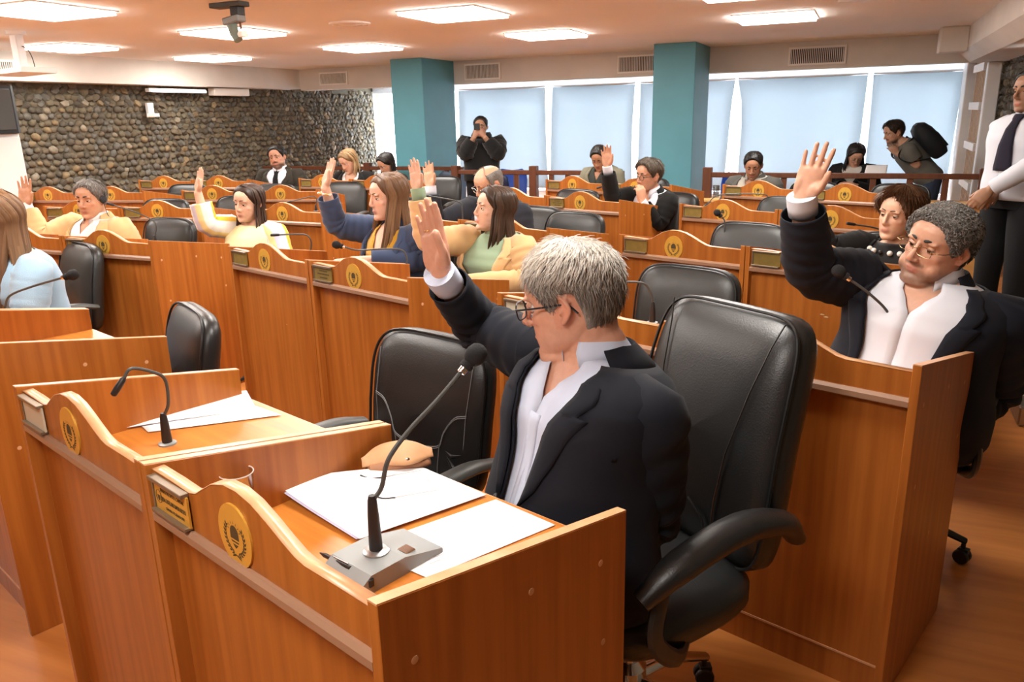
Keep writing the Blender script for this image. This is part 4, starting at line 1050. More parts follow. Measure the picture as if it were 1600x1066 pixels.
        if hi == 2 or jacket.get('pocket'):
            w0 = [tp(.63, R(-38), off+.006), tp(.63, R(-66), off+.006), tp(.655, R(-66), off+.006), tp(.655, R(-38), off+.006)]
            solid(put(MB().add(w0, [(0, 1, 2, 3)]), 'breast_pocket', jm, jo), .003, 1)
            for s in (.16, .30):
                p = tp(s, R(interp(gp, s)[0]+3), off+.007); put(MB().ell(p, (.0085, .0085, .0085), 10, 8), 'button', PLASTIC, jo)
    if top and top.get('hood'):
        b = MB(); rows = []
        for hgt, rr in ((-.02, 1.25), (.03, 1.45), (.05, 1.75), (.02, 2.0), (-.03, 2.05)):
            rows.append([nb+up*hgt*(1-.6*max(0, math.cos(q)))+(R2*math.sin(q)+F2*math.cos(q))*nr*rr-F2*.02 for q in np.linspace(0, 2*PI, 33)[:-1]])
        solid(put(MB().grid(rows, closed=True), 'hood', cloth(*shirt['mat'])), .006, 1)
    # legs
    tm = cloth('trousers_%d' % (hash(trousers) % 9973), trousers); t_ = MB(); shoes = []
    if stand:
        for sg in (-1, 1):
            hp = H+R2*sg*.09; kn = Vector((H.x, H.y, H.z*.52))+Rt*sg*.10+F*.02; an = Vector((H.x, H.y, .08))+Rt*sg*.11-F*.02
            pts = limb(hp, kn, an, 16); t_.tube([p for _, p in pts], [interp([(0, .10*build), (.3, .092*build), (1, .068*build), (2, .055*build)], s)[0] for s, _ in pts], 18); shoes.append(an)
        t_.grid([[tp(s, 2*PI*k/24, .010) for k in range(24)] for s in (-.16, -.08, 0, .08)], closed=True)
    else:
        for sg in (-1, 1):
            hp = H+R2*sg*.085-up*.02; kn = Vector((H.x, H.y, seat_z+.03))+Rt*sg*.12+F*thigh; an = Vector((kn.x, kn.y, .09))+F*.03
            pts = limb(hp, kn, an, 16); t_.tube([p for _, p in pts], [interp([(0, .088*build), (.5, .078*build), (1, .064), (2, .05)], s)[0] for s, _ in pts], 16); shoes.append(an)
        t_.ell(H-Vector((0, 0, .015)), (.165*build, .15*build, .10), 18, 10)
    put(t_, 'trousers', tm)
    for an in shoes:
        Ms = Matrix(((Rt.x, F.x, 0, an.x), (Rt.y, F.y, 0, an.y), (0, 0, 1, 0), (0, 0, 0, 1)))
        b = MB(); rows = []
        for y, w, h in ((-.07, .025, .05), (-.06, .035, .085), (-.02, .038, .09), (.05, .042, .07), (.12, .046, .05), (.17, .038, .038), (.195, .015, .02)):
            rows.append([Ms @ Vector((w*math.cos(a), y, max(.0, h*.5+h*.5*math.sin(a)))) for a in np.linspace(0, 2*PI, 17)[:-1]])
        b.grid(rows, closed=True); b.add(rows[0], [tuple(range(16))]); b.add(rows[-1], [tuple(range(16))]); put(b, 'shoe', PLASTIC)
    return dict(root=root, Mh=Mh, tp=tp, put=put, arm=arm, nb=nb, ntop=ntop, nr=nr, H=H, up=up, F2=F2, R2=R2, L=L)

# ------------------------------------------------------------------ hair
ZL_SHORT = [(0, .088), (22, .084), (38, .070), (50, .040), (60, .028), (68, .008), (76, -.010), (84, -.006), (92, .026), (104, .024), (114, -.016), (128, -.060), (150, -.082), (180, -.086)]
ZL_LONG = [(0, .084), (25, .080), (42, .062), (56, .036), (70, .008), (84, -.010), (100, -.02), (180, -.086)]
ZL_BALD = [(0, .1149), (50, .1148), (68, .060), (74, .010), (80, -.012), (86, .0), (92, .024), (104, .022), (114, -.015), (128, -.055), (150, -.075), (180, -.080)]
def make_hair(put, Mh, h, fw, hi, nb, F, Rt):
    style = h['style']; col = np.array(h['col']); zl = ZL_BALD if style == 'bald' else h.get('line', ZL_LONG if style == 'long' else ZL_SHORT); th = h.get('th', .010)
    rr = random.Random(h.get('seed', 3)); n = 72 if hi == 2 else 48; K = 12
    def zlow(phi):
        d = abs((math.degrees(phi)+180) % 360-180); return interp(zl, d)[0]
    def cap_pt(phi, f, extra=0.0):
        z0 = zlow(phi); z1 = .1155 if style != 'bald' else min(.1155, max(z0+.001, .062+.02*abs(math.sin(phi)) if abs((math.degrees(phi)+180) % 360-180) > 60 else z0+.001)); 
        z = z0+(z1-z0)*(1-(1-f)**1.7); sm = min(1, f/.18); sm = sm*sm*(3-2*sm)
        t = .0015+th*sm
        if style == 'bald': t = .0015+th*math.sin(PI*min(1, max(0, f)))
        if 'lift' in h: t += h['lift'](phi, f)*sm
        p = head_pt(phi, min(z, .1154), 0, fw); q = head_pt(phi, min(z, .1154), t+extra, fw)
        return q
    cap = MB(); rows = []
    amp = h.get('amp', .003)
    for j in range(K+1):
        row = []
        for k in range(n):
            phi = 2*PI*k/n-PI; p = cap_pt(phi, j/K); nz = mnoise.noise(Vector((p.x*45, p.y*45, p.z*25)))*amp*min(1, j/2)
            row.append(Mh @ (p+p.normalized()*nz))
        rows.append(row)
    rim = [Mh @ (Vector(cap_pt(2*PI*k/n-PI, 0))*.93) for k in range(n)]
    cap.grid([rim]+rows, closed=True)
    if style != 'bald': cap.add(rows[-1], [tuple(range(n))])
    o = put(cap, 'hair', HAIR, col=tuple((col*.75+np.array(h.get('col2', h['col']))*.25)*.8))
    if hi >= 1 or True:
        a = o.data.color_attributes['col']; nv = len(o.data.vertices); arr = np.empty(nv*4, np.float32); a.data.foreach_get('color', arr); arr = arr.reshape(-1, 4)
        arr[:, :3] *= (.75+.5*np.random.default_rng(1).random((nv, 1))); a.data.foreach_set('color', arr.ravel())
    # strands
    ns = h.get('n', (250, 900, 3600)[hi]) if style != 'long' else 0; ln = h.get('len', .03); st = MB(); cols = []
    col2 = np.array(h.get('col2', h['col']))
    for _ in range(ns):
        phi = rr.uniform(-PI, PI); f = 1-(1-min(.9999, rr.random()**.62))**(1/1.7)
        if style == 'bald' and abs(math.degrees(phi)) < 64: continue
        b = cap_pt(phi, f, -.001); b2 = cap_pt(phi, max(0, f-.12), 0); nrm = b.normalized()
        d = (b2-b); d = d.normalized() if d.length > 1e-5 else Vector((0, 1, 0))
        if 'flow' in h: d = h['flow'](b, d); d = (d-nrm*d.dot(nrm)).normalized()
        if h.get('curl'):
            tang = nrm.orthogonal().normalized(); t2 = nrm.cross(tang); r_ = rr.uniform(.003, .006); a0 = rr.uniform(0, 6.28); P = [b+nrm*(.002+.0016*q)+(tang*math.cos(a0+q*1.3)+t2*math.sin(a0+q*1.3))*r_ for q in range(6)]
        else:
            l = ln*rr.uniform(.6, 1.25)*min(1, .30+f*2.5); lift = h.get('up', .25)*rr.uniform(.3, 1.6); js = h.get('jit', .10); jit = Vector((rr.gauss(0, js), rr.gauss(0, js), rr.gauss(0, js)))
            P = [b, b+(d+jit+nrm*lift)*l*.4, b+(d+jit*1.3+nrm*lift*.6)*l*.75, b+(d+jit*1.6-nrm*.05)*l]
        w = h.get('w', .0011)*rr.uniform(.7, 1.3)
        st.tube([Mh @ p for p in P], [w*x for x in ([1, 1, .8, .25] if len(P) == 4 else [1]*len(P))], 3, cap=False)
        t = rr.random(); topness = max(0, min(1, (b.z-.02)/.08))
        mixv = t*h.get('mix', .55) + (topness*h.get('toplight', .2)); c = col*(1-min(1, mixv))+col2*min(1, mixv); cols += [tuple(c*rr.uniform(.75, 1.2))]*(3*len(P))
    if st.v:
        so = put(st, 'hair_strands', HAIR, o); a = so.data.color_attributes.new('col', 'FLOAT_COLOR', 'POINT')
        if len(so.data.vertices) == len(cols): a.data.foreach_set('color', np.concatenate([np.array(cols, np.float32), np.ones((len(cols), 1), np.float32)], 1).ravel())
        else: a.data.foreach_set('color', np.tile(np.array([*col, 1], np.float32), len(so.data.vertices)))
    # long locks falling from the parting
    if style == 'long':
        lk = MB(); cols = []; nl = h.get('locks', (60, 110, 150)[hi]); zend = h.get('zend', -.30); part = h.get('part', 0.0)
        Mi = Mh.inverted().to_3x3(); down = (Mi @ Vector((0, 0, -1))).normalized()
        for i in range(nl):
            s = rr.choice((-1, 1)) if 'bias' not in h else (1 if rr.random() < h['bias'] else -1); y0 = lerp(.062, -.085, rr.random()**.8); wv = rr.uniform(-1, 1)
            phi0 = math.atan2(s*.02, y0); P = []
            yend = h.get('yend', (-.045, .03)); front = y0 > .03
            phi_side = lerp(R(h.get('phi0', 76)), R(176), ((.062-y0)/.147)**.9)*s
            zc = [(.108), .085, .05, .01, -.03]
            for j, z in enumerate(zc):
                q = lerp(phi0 if j == 0 else phi_side*.80, phi_side, min(1, j/3.0)); p = head_pt(q, z, th+.004+.004*wv, fw)
                if j == 0: p = Vector((part*.02+s*.006, y0*.8, .1155+th*.6))
                P.append(p)
            base = P[-1]; drop = (-zend-.03)*rr.uniform(.80, 1.08); spr = h.get('spread', 1.0)
            fwdp = h.get('fpull', .02) if abs(phi_side) < R(112) else -.005
            P.append(base+down*drop*.4+Vector((s*.012*spr+rr.gauss(0, .004), fwdp*.5, 0))); P.append(base+down*drop*.75+Vector((s*.016*spr+rr.gauss(0, .007), fwdp, 0))); P.append(base+down*drop+Vector((s*.010*spr+rr.gauss(0, .010), fwdp*1.1, 0)))
            c = catmull([Mh @ p for p in P], 3); m = len(c); w = h.get('lw', .011)*rr.uniform(.7, 1.25)
            lk.tube(c, [(w*min(1, .45+k/m*2.2)*(1 if k < m*.75 else max(.15, (m-k)/(m*.25))), w*.42*(1 if k < m*.75 else max(.2, (m-k)/(m*.25)))) for k in range(m)], 6, ref=Mh.to_3x3() @ Vector((0, 1, 0)))
            t = rr.random()
            for k in range(m): g = h.get('ombre', 0)*max(0, k/m-.45)*1.6; cc = col*(1-t*.5-g*.5)+col2*(t*.5+g*.5); cols += [tuple(cc*rr.uniform(.9, 1.08))]*6
        lo = put(lk, 'long_locks', HAIR, o); a = lo.data.color_attributes.new('col', 'FLOAT_COLOR', 'POINT')
        if len(lo.data.vertices) == len(cols): a.data.foreach_set('color', np.concatenate([np.array(cols, np.float32), np.ones((len(cols), 1), np.float32)], 1).ravel())
        else: a.data.foreach_set('color', np.tile(np.array([*col, 1], np.float32), len(lo.data.vertices)))
def make_glasses(put, Mh, g, fw):
    m = g['mat']; r = g.get('r', .0013); wd, ht = g.get('w', .024), g.get('h', .016); e = g.get('e', 3.2); z0 = g.get('z', -.003)
    fr = MB(); lens = []
    for s in (-1, 1):
        c = Vector((s*.033, .104, z0)); ring = []
        for q in np.linspace(0, 2*PI, 29)[:-1]:
            cc, ss = math.cos(q), math.sin(q); ring.append(Mh @ (c+Vector((math.copysign(abs(cc)**(2/e), cc)*wd, -.10*abs(s*.033+cc*wd)**1.35, math.copysign(abs(ss)**(2/e), ss)*ht))))
        if not g.get('rimless'): fr.tube(ring, r, 6, closed=True)
        lens.append(ring)
        hx = .066*fw+.010; hp = Vector((s*(.033+wd), .101, z0+.007)); fr.tube(catmull([Mh @ p for p in (hp, Vector((s*hx, .088, z0+.008)), Vector((s*(hx+.002), .02, z0+.007)), Vector((s*(hx+.001), -.018, z0+.006)), Vector((s*(hx-.001), -.038, z0-.014)))], 4), [r*g.get('temple', 1.2)]*17, 6)
    fr.tube(catmull([Mh @ Vector((-.010, .1035, z0+.004)), Mh @ Vector((0, .1075, z0+.007)), Mh @ Vector((.010, .1035, z0+.004))], 4), r, 6)
    o = put(fr, 'spectacles', m)
    for ring in lens: put(MB().add(ring, [tuple(range(len(ring)))]), 'spectacle_lens', LENS, o)

FV = (-.669, -.743)
NAVY = ('navy_suiting', (.0060, .0075, .0135), .8, .03, .3, 900, .1)
WHITE_S = ('white_shirting', (.62, .64, .70), .8, .05, .15, 900, .05)
LBLUE_S = ('pale_blue_shirting', (.52, .58, .72), .8, .05, .15, 900, .05)
BLACKW = ('black_wool', (.0075, .0073, .0070), .85, .03, .4, 700, .15)
GREY_H, DKB, BLK = (.30, .285, .265), (.030, .016, .009), (.010, .008, .007)
def hand(wr, tip, n, **k):
    d = dict(d=(tip-wr), n=Vector(n)); d.update(k); return d

# the man in the foreground
wr = at(689, 430, 1.86)
near_man = person('grey-haired man in navy suit in the foreground, raising his right hand', at(893, 468, 1.70), (-.86, -.51), (-.90, .40, -.20), roll=0, lean=-9, build=1.10, belly=.03, hs=1.07, chin=1.12, jaw=1.03,
    skin=(.60, .315, .215), hi=2, neckoff=(-.02, -.02), nlen=.108,
    hair=dict(style='short', col=(.115, .10, .088), col2=(.74, .69, .62), th=.011, n=6000, len=.026, w=.0008, amp=.003, toplight=.80, mix=.34, up=.10, jit=.09, seed=5,
              lift=lambda p, f: .006*max(0, math.cos(p-.25))*f, flow=lambda b, d: (d*.55+Vector((-.35, -.35 if b.z < .05 else .25, -.05))*(.9 if b.z > .03 else .25)).normalized()),
    arms={'R': dict(el=at(752, 514, 2.04), wr=wr, up=True, hand=hand(wr, at(664, 312, 1.875), (-.62, -.78, .1), curl=(.02, .08, .06), spread=.025, thumb=.05, size=1.04)),
          'L': dict(el=at(1020, 815, 1.60), wr=at(905, 860, 1.50), sh=(.0, .0, -.005))},
    shirt=dict(mat=LBLUE_S, neck='collar'), jacket=dict(mat=NAVY, samp=.007, amp=.005, off=.020, rads=[(-.35, .040), (-.1, .068), (.1, .078), (.35, .074), (.7, .066), (1, .058), (1.35, .051), (2, .042)]), glasses=dict(mat=mat('dark_spectacle_frame', (.012, .013, .018), .3), w=.026, h=.019, e=3.0, r=.0019, temple=1.25), trousers=(.009, .010, .018), gap_tab=[(-.12, 12), (.22, 8), (.32, 7), (.45, 9), (.70, 14), (.90, 26), (.97, 48)])
A = near_man['arm']['R']; near_man['put'](MB().tube([A['Mh'] @ Vector((-.0105+.0098*math.cos(q), .106, .0098*math.sin(q))) for q in np.linspace(0, 2*PI, 21)[:-1]], .0013, 6, closed=True), 'finger_ring', mat('ring_gold', (.75, .48, .18), .25, metal=1))

# the man with spectacles at the right
wr = at(1253, 312, 2.44)
person('heavy man in navy suit and rimless spectacles at right, raising his hand', at(1466, 383, 2.40), (-.74, -.67), (-.90, -.42, .01), roll=-13, lean=-4, slean=-6, build=1.24, belly=.06, hs=.99, fw=1.06, jaw=1.16, chin=1.25,
    skin=(.60, .325, .215), hi=2, neckoff=(-.01, .0), beard=(.62, (.10, .07, .055)), nlen=.104,
    hair=dict(style='short', col=(.055, .05, .045), col2=(.40, .38, .35), th=.012, n=4200, w=.0011, amp=.006, curl=True, seed=8,
              line=[(0, .080), (22, .077), (38, .064), (50, .038), (60, .022), (66, -.004), (76, -.014), (84, -.006), (92, .024), (104, .022), (114, -.020), (128, -.062), (150, -.082), (180, -.086)]),
    arms={'R': dict(el=at(1263, 424, 2.52), wr=wr, up=True, hand=hand(wr, at(1290, 212, 2.42), (-.42, -.88, .15), curl=(.02, .10, .08), spread=.075, thumb=.35, size=1.02)),
          'L': dict(el=at(1556, 610, 2.44), wr=at(1470, 665, 2.38))},
    shirt=dict(mat=WHITE_S, neck='collar', placket=False), jacket=dict(mat=NAVY, samp=.007, amp=.005, off=.020), gap_tab=[(-.12, 22), (.22, 20), (.32, 20), (.45, 21), (.70, 25), (.90, 36), (.97, 54)],
    glasses=dict(mat=mat('gold_wire', (.55, .40, .22), .25, metal=1), w=.025, h=.0145, r=.0010, temple=1.6), trousers=(.009, .010, .018))

# woman with bobbed hair behind him
wr = at(1262, 318, 3.98)
w3 = person('woman with brown bobbed hair and black jacket, white bead necklace', at(1405, 334, 3.86), FV, (-.86, -.50, -.04), roll=-6, lean=6, female=True, hs=1.03, skin=(.66, .40, .27), hi=1, build=1.1,
    hair=dict(style='short', col=(.060, .026, .012), col2=(.16, .075, .035), th=.026, n=1500, len=.05, amp=.004, up=.06, w=.0016, seed=2, line=[(0, .090), (18, .082), (34, .064), (48, .034), (60, .004), (72, -.028), (92, -.040), (114, -.060), (180, -.088)], jit=.06),
    arms={'R': dict(el=at(1292, 392, 3.92), wr=wr, up=True, hand=hand(wr, at(1262, 262, 4.0), (-.3, -.95, 0), curl=(.05, .1, .1), thumb=.1))},
    shirt=dict(mat=('black_knit', (.012, .011, .011), .9, .2), neck='round', cuffs=False, open=False), jacket=dict(mat=BLACKW, lapel=.8))
b = MB()
nk = empty('bead_necklace', w3['nb'], 0, 'white and black bead necklace worn by the woman with bobbed hair', 'necklace')
bw = mat('white_bead', (.75, .72, .66), .3)
bd = MB().ell((0, 0, 0), .0135, 10, 8).mesh('bead', bw); bk = MB().ell((0, 0, 0), .011, 10, 8).mesh('bead', PLASTIC)
for k in range(17):
    q = lerp(-2.0, 2.0, k/16); p = w3['tp'](.965-.10*math.cos(q*.72)**2, q*.78, .024)
    o = obj('bead', bd if k % 3 else bk, nk); o.location = p-w3['nb']

# standing guard at the right margin
gp = at(1612, 142, 4.75); wr1 = at(1548, 296, 4.62); wr2 = at(1556, 290, 4.72)
person('standing man in white shirt and dark tie, hands clasped, at the right edge', gp, (-.93, -.36), (-.97, -.22, -.02), lean=-3, build=1.08, skin=(.36, .185, .105), hi=1, stand=True, beard=(.2, (.1, .06, .045)), Lfix=.48,
    hair=dict(style='short', col=BLK, th=.010, n=900, len=.012, up=.5),
    arms={'R': dict(el=at(1592, 262, 4.95), wr=wr2, hand=dict(d=Vector((-.6, -.3, -.75)), n=Vector((.5, .7, .2)), curl=(.5, .5, .3))), 'L': dict(el=at(1628, 250, 4.45), wr=wr1, hand=dict(d=Vector((-.7, .1, -.7)), n=Vector((.6, .5, .0)), curl=(.5, .5, .3)))},
    shirt=dict(mat=WHITE_S, neck='closed', off=.014, amp=.004), tie=('dark_tie', (.016, .014, .026)), trousers=(.010, .0105, .012))

# man with hand on his chin
wr = at(949, 262, 6.15)
person('man in black suit and round spectacles, hand on chin, other hand raised', at(1013, 274, 6.12), FV, (-.82, -.57, -.08), roll=-4, lean=14, build=1.03, hs=1.0, skin=(.56, .29, .18), hi=1,
    hair=dict(style='short', col=(.05, .034, .022), col2=(.16, .12, .085), th=.018, n=1100, len=.035, up=.15, w=.0015),
    arms={'R': dict(el=at(957, 312, 6.2), wr=wr, up=True, hand=hand(wr, at(946, 221, 6.15), (-.2, -.97, .1), curl=(.08, .15, .1), spread=.07, thumb=.3)),
          'L': dict(el=at(1026, 352, 5.98), wr=at(1003, 316, 5.94), hand=dict(d=Vector((-.10, .12, .9)), n=Vector((-.3, .9, .1)), curl=(.6, .8, .5)))},
    shirt=dict(mat=WHITE_S, neck='collar'), jacket=dict(mat=BLACKW), glasses=dict(mat=PLASTIC, w=.021, h=.019, e=2.1, r=.0015))

# man with bowed head behind the raised hand
person('man with bowed head and dark hair in olive blazer, behind a raised hand', at(936, 246, 8.3), FV, (-.35, -.75, -.55), lean=16, build=1.05, skin=(.40, .21, .125),
    hair=dict(style='short', col=BLK, th=.010, n=300, len=.015), shirt=dict(mat=('dark_green_shirt', (.03, .035, .03)), neck='collar'), jacket=dict(mat=('olive_wool', (.165, .155, .11))))
# man in grey blazer by the railing
person('man in grey blazer with short dark hair, seated before the right railing', at(1177, 258, 7.5), FV, (-.35, -.82, -.42), lean=12, build=1.12, skin=(.40, .205, .12), beard=(.4, (.06, .04, .03)), hi=1,
    hair=dict(style='short', col=BLK, th=.011, n=500, len=.014, up=.4), shirt=dict(mat=('cream_shirt', (.40, .38, .33)), neck='collar'), jacket=dict(mat=('grey_wool', (.075, .073, .065))))
# woman with long dark hair behind the railing
w8 = person('woman with long dark hair and black coat reading behind the railing', at(1337, 243, 8.95), (-.55, -.83), (-.15, -.8, -.55), lean=8, female=True, build=1.15, skin=(.46, .25, .165), hi=1, seat_z=.55,
    hair=dict(style='long', col=BLK, col2=(.02, .013, .01), th=.012, zend=-.36, n=300, locks=90, spread=1.8, len=.05, up=.03), shirt=dict(mat=('pale_top', (.45, .42, .38)), neck='round', cuffs=False, open=False), jacket=dict(mat=BLACKW), glasses=dict(mat=PLASTIC, w=.023, h=.018, e=2.2),
    arms={'R': dict(wr=(.02, .30, -.20)), 'L': dict(wr=(.04, .30, -.20))})
# man with a backpack, bending forward
bp = at(1396, 207, 8.75)
m9 = person('bearded man in olive T-shirt with a backpack, leaning over the railing', bp, (-.97, .22), (-.93, -.10, -.30), lean=42, stand=True, build=1.0, skin=(.40, .22, .14), beard=(.7, (.04, .026, .018)), hi=1, Lfix=.52,
    hair=dict(style='short', col=(.028, .018, .012), th=.020, n=700, len=.03, up=.3), shirt=dict(mat=('olive_tee', (.105, .10, .085)), neck='round', open=False, off=.014, end=.62, amp=.004, rads=[(-.35, .055), (0, .082), (.3, .078), (.7, .072)]), trousers=(.025, .035, .062),
    arms={'R': dict(el=at(1440, 272, 9.0), wr=at(1405, 238, 9.0), hand=dict(d=Vector((-.5, 0, .75)), n=Vector((0, .8, .2)), curl=(.5, .7, .4))), 'L': dict(el=at(1437, 262, 8.55), wr=at(1402, 240, 8.65), hand=dict(d=Vector((-.6, .1, .6)), n=Vector((0, .8, .2)), curl=(.5, .7, .4)))})
# man taking a picture with his phone
wa = at(741, 214, 9.75); wb = at(757, 214, 9.75)
person('standing man in black hooded sweatshirt holding a phone to his face', at(751, 198, 9.95), (-.12, -.99), (-.1, -.99, -.05), lean=-2, stand=True, build=1.18, skin=(.34, .18, .11), hi=1, Lfix=.50,
    hair=dict(style='short', col=BLK, th=.012, n=400, len=.014, up=.4), shirt=dict(mat=('black_fleece', (.008, .008, .008), .95, .2), neck='round', open=False, off=.03, amp=.006, samp=.008, rads=[(-.35, .07), (0, .105), (.4, .095), (1, .085), (1.6, .07), (2, .05)], end=1.85), top=dict(hood=True), trousers=(.012, .012, .014),
    arms={'R': dict(el=at(727, 240, 9.8), wr=wa, hand=dict(d=Vector((.45, 0, .8)), n=Vector((.3, .9, 0)), curl=(.2, .4, .3))), 'L': dict(el=at(778, 240, 9.8), wr=wb, hand=dict(d=Vector((-.55, 0, .75)), n=Vector((-.3, .9, 0)), curl=(.2, .4, .3)))})
# bald man
wr = at(672, 294, 5.22)
person('bald man in charcoal suit and spectacles raising his hand', at(764, 287, 5.25), FV, (-.82, -.50, -.42), roll=-4, lean=10, build=1.12, hs=.98, fw=1.04, jaw=1.06, skin=(.60, .33, .21), hi=1,
    hair=dict(style='bald', col=(.18, .16, .14), col2=(.4, .38, .35), th=.007, n=900, len=.014, up=.15),
    arms={'R': dict(el=at(678, 356, 5.2), wr=wr, up=True, hand=hand(wr, at(668, 247, 5.22), (-.35, -.93, .1), curl=(.04, .1, .1), spread=.06, thumb=.5))},
    shirt=dict(mat=WHITE_S, neck='collar'), jacket=dict(mat=('charcoal_suiting', (.020, .022, .030))), glasses=dict(mat=CHROME, w=.023, h=.015))
# woman in tan blazer
wr = at(653, 298, 3.95); we = at(705, 448, 3.80)
person('woman in tan blazer and green turtleneck raising her hand', at(772, 327, 4.05), FV, (-.94, -.33, .14), roll=2, lean=4, female=True, build=1.16, hs=.95, skin=(.74, .46, .33), hi=2, lips=(.50, .10, .10), nlen=.125,
    hair=dict(style='long', col=(.034, .018, .011), col2=(.09, .048, .026), th=.014, zend=-.26, n=900, locks=170, len=.05, up=.05, spread=.8, fpull=.03, lw=.010),
    arms={'R': dict(el=at(668, 378, 3.95), wr=wr, up=True, hand=hand(wr, at(643, 233, 3.95), (-.5, -.85, .1), curl=(.03, .08, .08), spread=.03, thumb=.75)),
          'L': dict(el=at(822, 440, 3.85), wr=we, hand=dict(d=Vector((-.9, -.1, .05)), n=Vector((0, 0, -1)), curl=(.2, .3, .2)))},
    shirt=dict(mat=('sage_knit', (.27, .38, .25), .9, .3), neck='round', turtle=True, open=False), jacket=dict(mat=('camel_wool', (.66, .42, .20), .9, .3), lapel=1.1, off=.020), gap_tab=[(-.12, 26), (.3, 24), (.7, 28), (.9, 37), (.97, 52)])
# woman in navy blazer
wr = at(508, 292, 4.25)
person('woman with long brown hair in navy blazer and mustard top, hand raised', at(606, 307, 4.25), FV, (-.84, -.53, -.07), roll=0, lean=6, female=True, build=1.12, hs=1.0, skin=(.72, .45, .33), hi=2, nlen=.138,
    hair=dict(style='long', col=(.105, .050, .025), col2=(.27, .155, .075), th=.012, zend=-.40, n=1000, locks=190, len=.06, up=.03, spread=.7, fpull=.065, lw=.010, ombre=.5, phi0=70),
    arms={'R': dict(el=at(525, 353, 4.32), wr=wr, up=True, hand=hand(wr, at(526, 228, 4.27), (-.70, -.70, .1), curl=(.02, .06, .05), spread=.03, thumb=.0)),
          'L': dict(el=at(668, 405, 4.15), wr=at(548, 408, 4.08), hand=dict(d=Vector((-.9, .1, .0)), n=Vector((0, 0, -1)), curl=(.3, .4, .2)))},
    shirt=dict(mat=('mustard_knit', (.52, .27, .02), .9, .3), neck='vee', cuffs=False, placket=False), jacket=dict(mat=('denim_navy_wool', (.040, .062, .125), .9, .25), lapel=.6, end=1.74), gap_tab=[(-.12, 30), (.3, 27), (.7, 29), (.9, 37), (.97, 52)])
# woman in yellow striped blouse
wr = at(309, 300, 5.0)
STR = [cloth('blouse_white', (.80, .78, .72)), cloth('blouse_yellow', (.80, .46, .05)), cloth('blouse_lilac', (.60, .58, .70)), cloth('blouse_pale_yellow', (.85, .70, .33))]
person('woman with dark hair in yellow and white striped blouse, hand raised', at(388, 317, 5.05), (-.45, -.89), (-.42, -.90, -.04), roll=-4, lean=6, female=True, build=1.14, hs=.97, thigh=.28, skin=(.70, .43, .30), hi=1,
    hair=dict(style='long', col=(.030, .015, .010), col2=(.07, .035, .02), th=.010, zend=-.34, n=500, locks=110, len=.05, up=.02, spread=.6, fpull=.02, lw=.010),
    arms={'R': dict(el=at(323, 352, 5.0), wr=wr, hand=hand(wr, at(317, 247, 5.0), (-.62, -.78, .1), curl=(.03, .08, .05), spread=.03, thumb=.0))},
    shirt=dict(mat=('blouse_cream', (.86, .74, .42), .85, .1), neck='round', open=False, off=.014, amp=.004, end=1.72, stripe=STR, idx=lambda k, n: (0, 1, 0, 2, 3, 0)[(k*6*2//n) % 6], rads=[(-.35, .055), (0, .072), (.4, .064), (1, .058), (2, .058)]))
# man in tan blazer at the left
wr = at(40, 323, 5.2)
tan_man = person('grey-haired man in tan blazer with a headset, raising his palm at left', at(142, 311, 5.2), (-.45, -.89), (-.14, -.98, -.06), lean=2, build=1.14, hs=1.0, fw=.98, jaw=1.05, skin=(.58, .31, .19), hi=1,
    hair=dict(style='short', col=(.085, .075, .065), col2=(.36, .33, .30), th=.011, n=1200, len=.03, up=.2, w=.0015),
    arms={'R': dict(el=at(66, 372, 5.15), wr=wr, up=True, hand=hand(wr, at(38, 266, 5.2), (-.1, -.98, .1), curl=(.04, .08, .08), spread=.08, thumb=.75, size=1.15)), 'L': dict(el=at(212, 395, 5.15), wr=at(160, 425, 4.95))},
    shirt=dict(mat=('bright_white_shirt', (.78, .79, .80)), neck='collar'), jacket=dict(mat=('sand_linen', (.64, .47, .23), .9, .2)), gap_tab=[(-.12, 24), (.22, 20), (.32, 18), (.45, 20), (.70, 24), (.90, 34), (.97, 52)])
# woman in light blue at the left edge
person('woman in light blue sweater with long brown hair at the left edge', at(-9, 348, 3.42), (-.60, -.80), (-.88, -.45, -.15), lean=12, female=True, build=1.02, hs=1.03, skin=(.66, .41, .29), hi=1,
    hair=dict(style='long', col=(.10, .048, .022), col2=(.30, .17, .08), th=.016, zend=-.42, n=900, locks=170, len=.06, up=.02, spread=1.7, fpull=.06, lw=.011, ombre=.4),
    arms={'L': dict(el=at(45, 500, 3.30), wr=at(-20, 520, 3.15))}, shirt=dict(mat=('light_blue_knit', (.30, .47, .62), .9, .3, .5, 300), neck='round', open=False, off=.020, amp=.006, samp=.007, rads=[(-.35, .05), (0, .076), (.4, .076), (1, .068), (2, .05)]))
